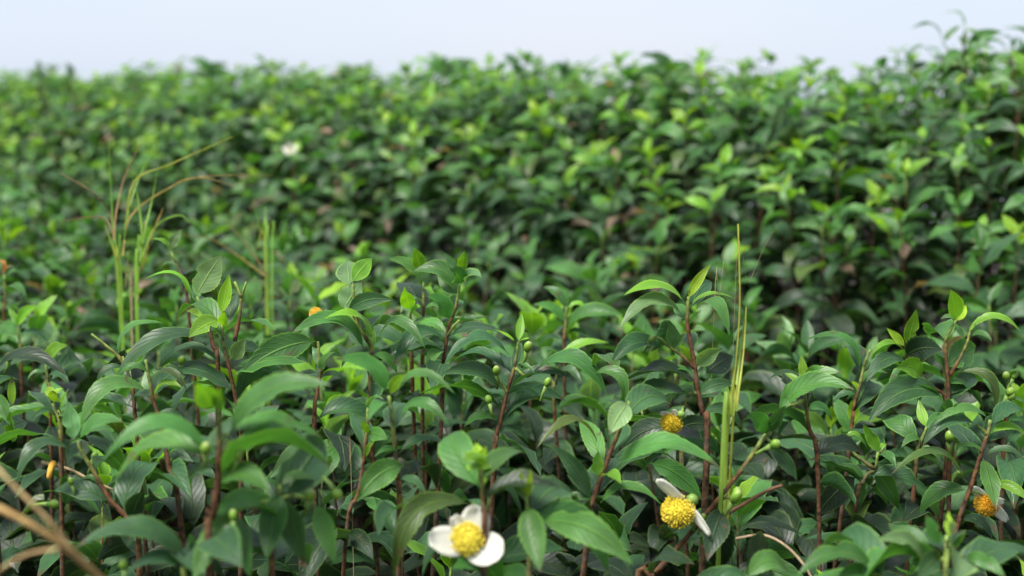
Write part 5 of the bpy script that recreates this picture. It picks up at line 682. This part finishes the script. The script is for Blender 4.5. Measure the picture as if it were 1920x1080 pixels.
GRASSES = [
    ('grass_tuft', 'tuft of mixed green and dry brown grass rising out of the near bed', 'grass', (-0.4231, 1.5259, 0.0), [([(-0.4116, 1.5271, -0.005), (-0.4341, 1.5346, 0.7724), (-0.4397, 1.546, 0.8303), (-0.4423, 1.5514, 0.8771), (-0.4416, 1.5478, 0.9429)], 0.0021, (0.19, 0.37, 0.045), 'blade'), ([(-0.4223, 1.5193, -0.005), (-0.4109, 1.5181, 0.7572), (-0.4087, 1.5324, 0.8083), (-0.4011, 1.5314, 0.8495), (-0.3958, 1.5476, 0.8833), (-0.3866, 1.5415, 0.9188)], 0.0021, (0.19, 0.37, 0.045), 'blade'), ([(-0.43, 1.5383, -0.005), (-0.4329, 1.543, 0.7712), (-0.4313, 1.5478, 0.8183), (-0.4206, 1.537, 0.8666), (-0.4127, 1.5614, 0.9059), (-0.3885, 1.5601, 0.946)], 0.0018, (0.19, 0.37, 0.045), 'blade'), ([(-0.4348, 1.5275, 0.8382), (-0.4358, 1.5433, 0.866), (-0.4275, 1.5551, 0.9063), (-0.4052, 1.5472, 0.9441)], 0.0017, (0.22, 0.14, 0.06), 'fork'), ([(-0.4389, 1.542, 0.8367), (-0.4464, 1.5579, 0.8648), (-0.4617, 1.5449, 0.8894), (-0.5004, 1.5589, 0.9096)], 0.0017, (0.22, 0.14, 0.06), 'fork'), ([(-0.427, 1.5306, 0.8203), (-0.4241, 1.5602, 0.8616), (-0.3813, 1.5641, 0.8922), (-0.3369, 1.5419, 0.9065), (-0.2646, 1.5601, 0.9066)], 0.0015, (0.3, 0.22, 0.06), 'fork'), ([(-0.4253, 1.5389, 0.8488), (-0.4123, 1.5372, 0.9016), (-0.374, 1.5452, 0.9198), (-0.3087, 1.565, 0.9493)], 0.0016, (0.34, 0.36, 0.05), 'fork'), ([(-0.3776, 1.5492, 0.8932), (-0.3616, 1.5523, 0.9018), (-0.3355, 1.5406, 0.9049), (-0.3048, 1.5407, 0.8961)], 0.0013, (0.3, 0.22, 0.06), 'fork'), ([(-0.4283, 1.5383, -0.005), (-0.4174, 1.526, 0.75), (-0.4133, 1.5329, 0.7668), (-0.4128, 1.5485, 0.8122), (-0.4039, 1.5436, 0.8572)], 0.002, (0.36, 0.27, 0.15), 'stalk'), ([(-0.4236, 1.5187, -0.005), (-0.4212, 1.5365, 0.7543), (-0.4276, 1.5421, 0.7803), (-0.4256, 1.5498, 0.824)], 0.0015, (0.36, 0.27, 0.15), 'stalk'), ([(-0.4363, 1.5315, 0.8437), (-0.4504, 1.5503, 0.8595), (-0.4724, 1.5531, 0.8604), (-0.5034, 1.5571, 0.8553)], 0.0012, (0.22, 0.14, 0.06), 'fork'), ([(-0.4124, 1.5498, 0.8001), (-0.3967, 1.5432, 0.8425), (-0.3843, 1.5469, 0.8716)], 0.0015, (0.3, 0.22, 0.06), 'fork'), ([(-0.4218, 1.529, -0.005), (-0.4358, 1.5454, 0.7589), (-0.4326, 1.5267, 0.8149), (-0.4479, 1.541, 0.8545)], 0.002, (0.34, 0.36, 0.05), 'blade'), ([(-0.4266, 1.5163, -0.005), (-0.4135, 1.5358, 0.7663), (-0.4052, 1.5313, 0.832), (-0.4126, 1.5491, 0.8832), (-0.417, 1.5424, 0.9071)], 0.0021, (0.19, 0.37, 0.045), 'blade'), ([(-0.4088, 1.5336, 0.814), (-0.3935, 1.5481, 0.8508), (-0.3666, 1.543, 0.8637), (-0.3527, 1.535, 0.8562)], 0.0018, (0.19, 0.37, 0.045), 'fork')]),
    ('grass_tuft', 'small green grass tuft with two brown bent blades, near the mixed tuft', 'grass', (-0.3052, 1.7274, 0.0), [([(-0.3121, 1.7255, -0.005), (-0.3051, 1.7339, 0.7697), (-0.3134, 1.7473, 0.8216), (-0.3214, 1.7425, 0.8673)], 0.0018, (0.19, 0.37, 0.045), 'blade'), ([(-0.3186, 1.7391, -0.005), (-0.3036, 1.7406, 0.7688), (-0.3021, 1.7274, 0.817), (-0.3081, 1.7522, 0.8559)], 0.0016, (0.19, 0.37, 0.045), 'blade'), ([(-0.3054, 1.7201, -0.005), (-0.297, 1.7256, 0.7708), (-0.2922, 1.7505, 0.8113), (-0.2745, 1.7316, 0.847)], 0.0017, (0.19, 0.37, 0.045), 'blade'), ([(-0.3187, 1.7343, -0.005), (-0.308, 1.7426, 0.7652), (-0.32, 1.7475, 0.8015), (-0.3389, 1.7322, 0.8311)], 0.0015, (0.34, 0.36, 0.05), 'blade'), ([(-0.3055, 1.7329, 0.7732), (-0.3244, 1.7356, 0.8029), (-0.3574, 1.7406, 0.8436)], 0.0018, (0.22, 0.14, 0.06), 'fork'), ([(-0.3045, 1.7309, 0.7701), (-0.3435, 1.741, 0.7969), (-0.3742, 1.7381, 0.8172), (-0.4075, 1.7311, 0.8233)], 0.0017, (0.3, 0.22, 0.06), 'fork')]),
    ('grass_stalk', 'tall yellow-green grass stalk standing beside the tall leafy shoot', 'grass', (0.1479, 0.9697, 0.0), [([(0.1462, 0.9656, -0.005), (0.1485, 0.9689, 0.7146), (0.1547, 0.9893, 0.7483), (0.1598, 0.9897, 0.7992), (0.163, 0.9952, 0.8486), (0.1628, 1.0094, 0.9047)], 0.00187, (0.34, 0.36, 0.05), 'stalk'), ([(0.1516, 0.9701, -0.005), (0.153, 0.9798, 0.7232), (0.1551, 0.966, 0.7734), (0.1628, 0.9907, 0.8067), (0.1639, 0.9767, 0.84)], 0.00198, (0.24, 0.34, 0.045), 'blade'), ([(0.134, 0.9752, -0.005), (0.156, 0.9792, 0.7234), (0.1572, 0.9653, 0.7774), (0.1654, 0.989, 0.8148), (0.1681, 0.9981, 0.8462)], 0.00115, (0.34, 0.36, 0.05), 'blade'), ([(0.133, 0.9669, -0.005), (0.1477, 0.9643, 0.7237), (0.1535, 0.9842, 0.7653), (0.1608, 0.9965, 0.8017)], 0.00252, (0.2, 0.33, 0.045), 'blade')]),
    ('grass_stalk', 'thin straw-coloured grass stem beside the tall leafy shoot', 'grass', (0.1543, 1.0788, 0.0), [([(0.1402, 1.0679, -0.005), (0.1564, 1.0817, 0.7932), (0.1635, 1.1018, 0.8323), (0.1679, 1.1053, 0.8694)], 0.00047, (0.36, 0.27, 0.15), 'stalk')]),
    ('grass_stalk', 'hair-thin dry stem slanting across the furrow behind the yellow grass stalk', 'grass', (0.1781, 1.1181, 0.0), [([(0.1907, 1.1277, -0.005), (0.1794, 1.1217, 0.8097), (0.1939, 1.1385, 0.8444), (0.2091, 1.143, 0.879), (0.219, 1.1382, 0.8951)], 0.00025, (0.36, 0.27, 0.15), 'stalk')]),
    ('grass_stalk', 'dry straw stem standing in the soil gap near the rusty red stem', 'grass', (-0.1214, 1.0143, 0.0), [([(-0.1144, 1.0208, -0.005), (-0.1207, 1.028, 0.6889), (-0.1215, 1.0254, 0.7227), (-0.1218, 1.0166, 0.7405)], 0.00065, (0.36, 0.27, 0.15), 'stalk')]),
]
TWIGS = [
    ('blurred brown dry twig slanting across the corner of the near bed', [([(-0.1845, 0.6703, 0.7396), (-0.1966, 0.6165, 0.7884), (-0.2116, 0.5994, 0.8101), (-0.2398, 0.6014, 0.8241)], 0.0021, 0.0012, (0.42, 0.27, 0.1)), ([(-0.1966, 0.6165, 0.7884), (-0.2078, 0.6094, 0.8094), (-0.2245, 0.6117, 0.826), (-0.2378, 0.623, 0.834)], 0.001, 0.0007, (0.46, 0.33, 0.15)), ([(-0.2063, 0.6172, 0.7932), (-0.2208, 0.6169, 0.7908), (-0.2378, 0.6155, 0.7812)], 0.001, 0.0006, (0.4, 0.28, 0.13))]),
    ('thin pale curved twig lying low over dark soil', [([(0.1561, 0.9462, 0.6907), (0.1729, 0.9369, 0.6964), (0.1875, 0.9261, 0.6916), (0.1999, 0.9142, 0.6787), (0.2053, 0.9122, 0.6645)], 0.0009, 0.0008, (0.35, 0.26, 0.16))]),
    ('short reddish twig with a broken pale end beside the bud pair', [([(0.147, 0.9867, 0.6914), (0.1682, 0.9883, 0.7029), (0.1819, 0.9798, 0.7146), (0.1919, 0.9707, 0.7219)], 0.0016, 0.0011, (0.2, 0.1, 0.06))]),
    ('pale straw twig lying under the serrated drooping leaf', [([(-0.3545, 1.0314, 0.7227), (-0.3336, 1.0307, 0.7172), (-0.3175, 1.0295, 0.7092), (-0.3006, 1.0285, 0.702)], 0.0013, 0.0009, (0.5, 0.36, 0.2)), ([(-0.3456, 1.0313, 0.7219), (-0.3444, 1.0209, 0.7198), (-0.3456, 1.0199, 0.7127)], 0.0028, 0.0018, (0.6, 0.33, 0.05))]),
]

CLEAR = []                                               # air around the blossoms: no other leaf grows across their open side
for f in FLOWERS:
    p = np.array(f[1]); d = unit(np.array([0, 0, 1.0]) - p)
    CLEAR += [(p + d * k, 0.028) for k in (0.0, 0.03, 0.06, 0.1, 0.15)]
def crowds(m):
    pts_ = [np.array(m @ Vector((q, 0, 0.12 * (1 - abs(2 * q - 1))))) for q in (0.15, 0.4, 0.7, 1.0)]
    return any(np.linalg.norm(q - c) < r for q in pts_ for c, r in CLEAR)

def build_hero(key, label, root, stems, leaves, buds, rng):
    R = np.array(root)
    e = link('tea_plant', None, None, root)
    tag(e, label, 'tea plant', 'tea plants of the near bed' if root[1] < 2.0 else 'tea plants of the second row')
    for i, (pts, r0, r1, tipgreen) in enumerate(stems):
        path, rad = smooth_path([np.array(p) - R for p in pts], list(np.linspace(r0, r1, len(pts))), 4)
        v, f = tube_geo(path, [q * 0.68 for q in rad], 7, 0.16, rng)
        v = np.array(v)
        link('stem' if i == 0 else 'branch', make_mesh('stem', v, f, M_STEM, stem_colours(v[:, 2], v[:, 2].max(), tipgreen)), e)
    for (b, t, arch, wr, age, fc) in leaves:
        n0 = unit(np.array([rng.uniform(-.22, .22), -fc, max(1 - fc, 0.12) + 0.05]))
        b = np.array(b); t = np.array(t)
        if age == 3 and rng.random() < 0.5: age = 2
        g = leaf_geo((0, 0, 0), t - b, arch, wr, n0, rng.uniform(0.2, 0.52), rng.uniform(-.5, .5), 23, 4, rng.uniform(0.03, 0.11), rng.uniform(0, 6), rng.uniform(0, .35), 0.86, 0.035,
                     (rng.uniform(.3, .9), rng.choice((-1, 1)), rng.uniform(.25, .6)) if rng.random() < .16 else None)
        link('leaf', make_mesh('leaf', g[0], g[1], M_LEAF, age_tint(age, rng), g[2]), e, tuple(b - R))
    line = [np.array(p) for p in stems[0][0][1:]]         # older leaves lower down the same stem
    for k in range(7):
        q = (0.10 + 0.095 * k) * (len(line) - 1)
        i0 = min(int(q), len(line) - 2)
        p = line[i0] + (line[i0 + 1] - line[i0]) * (q - i0)
        if p[2] < 0.42 and root[1] < 2: continue
        age = rng.choice((3, 3, 4, 2, 3) if k > 2 else (3, 4, 4))
        az = k * 2.4 + rng.uniform(-.6, .6)
        m = leaf_matrix(p, az, math.radians(rng.uniform(-22, 25)), rng.gauss(0, .35), rng.uniform(.045, .07))
        shape = rng.randint(2, 15)
        if crowds(m) or (k > 3 and math.sin(az) < -0.3): continue
        m.translation -= Vector(R)
        link('leaf', lib_leaf(shape, age), e).matrix_local = m
    for (p, d, s) in buds:
        b = link('bud', BUD, e, tuple(np.array(p) - R))
        b.rotation_euler = Vector(d).to_track_quat('Z', 'Y').to_euler()
        b.scale = (s * rng.uniform(.85, 1.1), s * rng.uniform(.85, 1.1), s * rng.uniform(.9, 1.2))
    return e

HERO_OBJ = {}
rngH = random.Random(11)
for h in HEROES:
    HERO_OBJ[h[0]] = build_hero(*h, rngH)
for f in FLOWERS:
    build_flower(HERO_OBJ[f[0]], *f[1:])

# ------------------------------------------------------------------ plants that fill the near bed and the second row
hero_xy = np.array([h[2][:2] for h in HEROES])
rngF = random.Random(2024)
def in_view(x, y, margin): return y > 0.55 and abs(x) < 0.364 * y + margin
spots = []
for row, STEP in ((0, 0.088), (1, 0.076)):
    for i in range(-70, 100):
        for j in range(-45, 45):
            p = ROW_A * (i * STEP) + ROW_N * (j * STEP) + np.array([rngF.uniform(-.035, .035), rngF.uniform(-.035, .035)])
            x, y = p + np.array([0.3, 1.6])
            if not in_view(x, y, 0.9) or y > 9: continue
            u = row_u(x, y)
            if row == 0 and u < -0.44:                      # near bed
                if y < 0.74 or (y < 1.4 and rngF.random() < 0.12): continue
                if np.min(np.hypot(hero_xy[:, 0] - x, hero_xy[:, 1] - y)) < 0.05: continue
                spots.append((0, x, y))
            elif row == 1 and -0.14 < u < 1.95:
                spots.append((1, x, y))
spots.sort(key=lambda s: (not in_view(s[1], s[2], 0.06), s[2] if s[0] == 0 or row_u(s[1], s[2]) < 1.0 else s[2] + 10))
N_SINGLE = 300 - len(HEROES)
def look_label(row, kind, x, y, high):
    """Say which plant by its look and by the most telling thing it stands beside."""
    u = row_u(x, y)
    look = {(0, 'flush'): 'bright-tipped', (0, 'bud'): 'budding', (0, 'plain'): 'low dark',
            (1, 'flush'): 'lime-tipped', (1, 'wither'): 'partly withered', (1, 'plain'): 'plain green'}[(row, kind)]
    best, bd = None, 9e9
    for h in MARKS:
        hx, hy = h[2][:2]
        hr = 0 if row_u(hx, hy) < -0.4 else 1
        if hr == row: d = math.hypot(hx - x, hy - y)
        elif row == 1 and u < 0.35: d = abs((hx - x) * ROW_A[0] + (hy - y) * ROW_A[1]) + 0.25
        else: continue
        if d < bd: best, bd, br = h[0], d, hr
    size = ('taller' if high > 0 else 'shorter') if kind != 'plain' or row else ('bushy' if high > -0.01 else 'squat')
    if row == 0: return f'{size} {look} tea plant {"at the furrow edge" if u > -0.68 else "inside the near bed"} beside the {SHORT[best]}'
    where = 'beside' if br == row else 'opposite'
    zone = 'low on' if u < 0.25 else 'midway up' if u < 0.7 else 'atop'
    return f'{size} {look} tea plant {zone} the second row, {where} the {SHORT[best]}'
MARKS = HEROES + [(k, 0, g[3]) for k, g in zip(('mixed_tuft', 'green_tuft', 'yellow_stalk'), GRASSES)]
SHORT.update(mixed_tuft='mixed grass tuft', green_tuft='small green grass tuft', yellow_stalk='yellow grass stalk')
LABELS = {(0, 'flush'): 'near bed plants with bright tips', (0, 'bud'): 'near bed plants with round buds', (0, 'plain'): 'low dark plants of the near bed',
          (1, 'flush'): 'second row plants with lime tips', (1, 'wither'): 'second row plants with withered leaves', (1, 'plain'): 'plain green second row plants'}
far = Heap(); under = Heap()
count = 0
for (row, x, y) in spots:
    gz = ground_z(x, y)
    root = (x + rngF.uniform(-.03, .03), y + rngF.uniform(-.03, .03), gz - 0.01)
    if row == 0:
        kind = rngF.choices(['flush', 'bud', 'plain'], [3, 2, 4])[0]
        high = rngF.uniform(-.045, .03)
        top = 0.625 + 0.085 * smst((y - 0.95) / 0.6) + high + 0.02 * smst((y - 1.8) / 0.8)
        shift = {'flush': -0.2, 'bud': 0.7, 'plain': 1.6}[kind]
        wth = 0.01
    else:
        foot = row_u(x, y) < 0.22
        if foot and rngF.random() < 0.3: continue
        kind = rngF.choices(['flush', 'wither', 'plain'], [1, 2, 6] if foot else [5, 2, 3])[0]
        high = rngF.gauss(0, 0.028)
        top = canopy_z(x, y) + high + 0.005
        if row_u(x, y) > 0.75 and rngF.random() < 0.06: top += rngF.uniform(0.02, 0.05)
        shift = {'flush': -0.6, 'wither': 0.2, 'plain': 0.4}[kind] + (0.9 if foot else 0)
        if row_u(x, y) > 0.55: shift += 0.3
        wth = 0.19 if kind == 'wither' else 0.0
    tip = (x + rngF.uniform(-.03, .03), y + rngF.uniform(-.03, .03), top)
    lean = None
    if row: lean = Matrix.Rotation(math.radians(rngF.uniform(8, 34)) * (1 - 0.5 * smst(row_u(x, y) / 1.2)), 4, Vector((-ROW_A[0], -ROW_A[1], 0)))
    g = grow(tip, root, rngF, shift, rngF.randint(13, 16) if row else None, 1.02 if row == 0 else 1.12 if foot else 0.95, wth, 0.55 if row else 0.85, lean, 1.7 if row and foot else 1.0)
    if count < N_SINGLE and in_view(x, y, 0.05):
        lab, grp = look_label(row, kind, x, y, high), LABELS[(row, kind)]
        plant_from_growth(g, root, lab, grp, rngF.randint(1, 2) if kind == 'bud' else 0, rngF)
        count += 1
    else:
        for m, sh, age, L in g[2]: far.leaf(m, sh, age, age_tint(age, rngF))
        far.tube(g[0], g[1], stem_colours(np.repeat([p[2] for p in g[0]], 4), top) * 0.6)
tag(far.build('tea_foliage', M_LEAF), 'mass of further tea shoots that make up the rest of the rows', kind='stuff')

# older inner leaves, gap shade put into their dark colour, and bare twigs
rngU = random.Random(77)
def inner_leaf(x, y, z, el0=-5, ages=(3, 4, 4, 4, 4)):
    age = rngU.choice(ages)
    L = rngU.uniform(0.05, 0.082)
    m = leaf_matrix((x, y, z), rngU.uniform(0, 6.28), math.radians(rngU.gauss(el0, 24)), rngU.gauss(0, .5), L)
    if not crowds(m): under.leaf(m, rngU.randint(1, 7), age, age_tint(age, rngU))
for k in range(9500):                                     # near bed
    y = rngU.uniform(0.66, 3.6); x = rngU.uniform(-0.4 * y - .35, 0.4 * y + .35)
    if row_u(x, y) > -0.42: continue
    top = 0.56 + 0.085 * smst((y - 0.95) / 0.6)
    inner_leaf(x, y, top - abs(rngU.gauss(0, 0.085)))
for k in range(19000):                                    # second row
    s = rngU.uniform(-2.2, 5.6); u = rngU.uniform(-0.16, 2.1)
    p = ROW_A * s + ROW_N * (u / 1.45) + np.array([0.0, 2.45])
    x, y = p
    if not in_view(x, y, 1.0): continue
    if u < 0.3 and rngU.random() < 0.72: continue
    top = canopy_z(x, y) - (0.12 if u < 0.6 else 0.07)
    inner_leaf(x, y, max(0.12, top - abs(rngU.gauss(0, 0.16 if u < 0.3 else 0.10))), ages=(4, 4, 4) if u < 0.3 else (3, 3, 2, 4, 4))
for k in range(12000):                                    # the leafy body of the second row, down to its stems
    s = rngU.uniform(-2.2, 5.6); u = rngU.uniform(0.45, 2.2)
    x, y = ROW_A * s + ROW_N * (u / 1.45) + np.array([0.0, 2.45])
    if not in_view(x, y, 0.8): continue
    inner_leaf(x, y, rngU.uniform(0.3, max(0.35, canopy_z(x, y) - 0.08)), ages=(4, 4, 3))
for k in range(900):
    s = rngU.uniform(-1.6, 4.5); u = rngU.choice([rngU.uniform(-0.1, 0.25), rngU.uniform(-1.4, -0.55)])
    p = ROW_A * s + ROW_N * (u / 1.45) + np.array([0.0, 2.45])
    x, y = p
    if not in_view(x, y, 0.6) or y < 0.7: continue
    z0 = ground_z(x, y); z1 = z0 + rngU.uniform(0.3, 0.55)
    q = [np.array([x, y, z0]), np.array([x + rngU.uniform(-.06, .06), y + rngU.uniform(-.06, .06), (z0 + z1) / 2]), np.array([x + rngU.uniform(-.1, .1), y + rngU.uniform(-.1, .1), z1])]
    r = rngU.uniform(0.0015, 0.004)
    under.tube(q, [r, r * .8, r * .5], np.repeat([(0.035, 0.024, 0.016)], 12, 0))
tag(under.build('inner_foliage', M_LEAF), 'old leaves with shade-darkened colour and bare twigs deep inside the tea rows', kind='stuff')

litter = Heap()
for k in range(700):
    y = rngU.uniform(0.7, 4.5); x = rngU.uniform(-0.4 * y - .4, 0.4 * y + .4)
    litter.leaf(leaf_matrix((x, y, ground_z(x, y) + 0.022), rngU.uniform(0, 6.28), rngU.gauss(0, .15), rngU.gauss(0, .3), rngU.uniform(.05, .075)), rngU.randint(0, 4), 5, np.array((0.045, 0.03, 0.018)) * rngU.uniform(.6, 1.3))
tag(litter.build('leaf_litter', M_LEAF), 'brown fallen leaves on the soil between the rows', kind='stuff')

# ------------------------------------------------------------------ grasses and loose twigs
def blade_geo(pts, width, fold=0.5):
    path, _ = smooth_path(pts, [1] * len(pts), 5)
    verts, faces = [], []
    n = len(path)
    for i, P in enumerate(path):
        T = unit(path[min(i + 1, n - 1)] - path[max(i - 1, 0)])
        S = unit(np.cross(T, np.array([0.25, 0.95, 0.1]))); N = np.cross(S, T)
        x = i / (n - 1)
        w = 0.5 * width * (1 - x ** 2.2) + 0.0003
        verts += [P - S * w + N * w * fold, P, P + S * w + N * w * fold]
    for i in range(n - 1):
        a = i * 3
        faces += [(a, a + 1, a + 4, a + 3), (a + 1, a + 2, a + 5, a + 4)]
    return verts, faces

def build_grass(name, label, cat, root, blades):
    R = np.array(root)
    e = link(name, None, None, root)
    tag(e, label, cat)
    for pts, w, c, kind in blades:
        P = [np.array(p) - R for p in pts]
        if kind in ('blade', 'fork'):
            v, f = blade_geo(P, w); nm = 'blade'
        else:
            path, rad = smooth_path(P, list(np.linspace(w * .5, w * .28, len(P))), 5)
            v, f = tube_geo(path, rad, 6); nm = 'stalk'
        link(nm, make_mesh(nm, v, f, M_GRASS if c[1] > c[0] * 0.9 else M_DRY, c), e)
for g in GRASSES: build_grass(*g)

def build_twig(label, stems):
    R = np.array(stems[0][0][0])
    e = link('dry_twig', None, None, tuple(R))
    tag(e, label, 'twig')
    for i, (pts, r0, r1, c) in enumerate(stems):
        path, rad = smooth_path([np.array(p) - R for p in pts], list(np.linspace(r0, r1, len(pts))), 4)
        v, f = tube_geo(path, rad, 7, 0.15, random.Random(i))
        link('stem' if i == 0 else 'branch', make_mesh('twig', v, f, M_DRY, c), e)
for t in TWIGS: build_twig(*t)
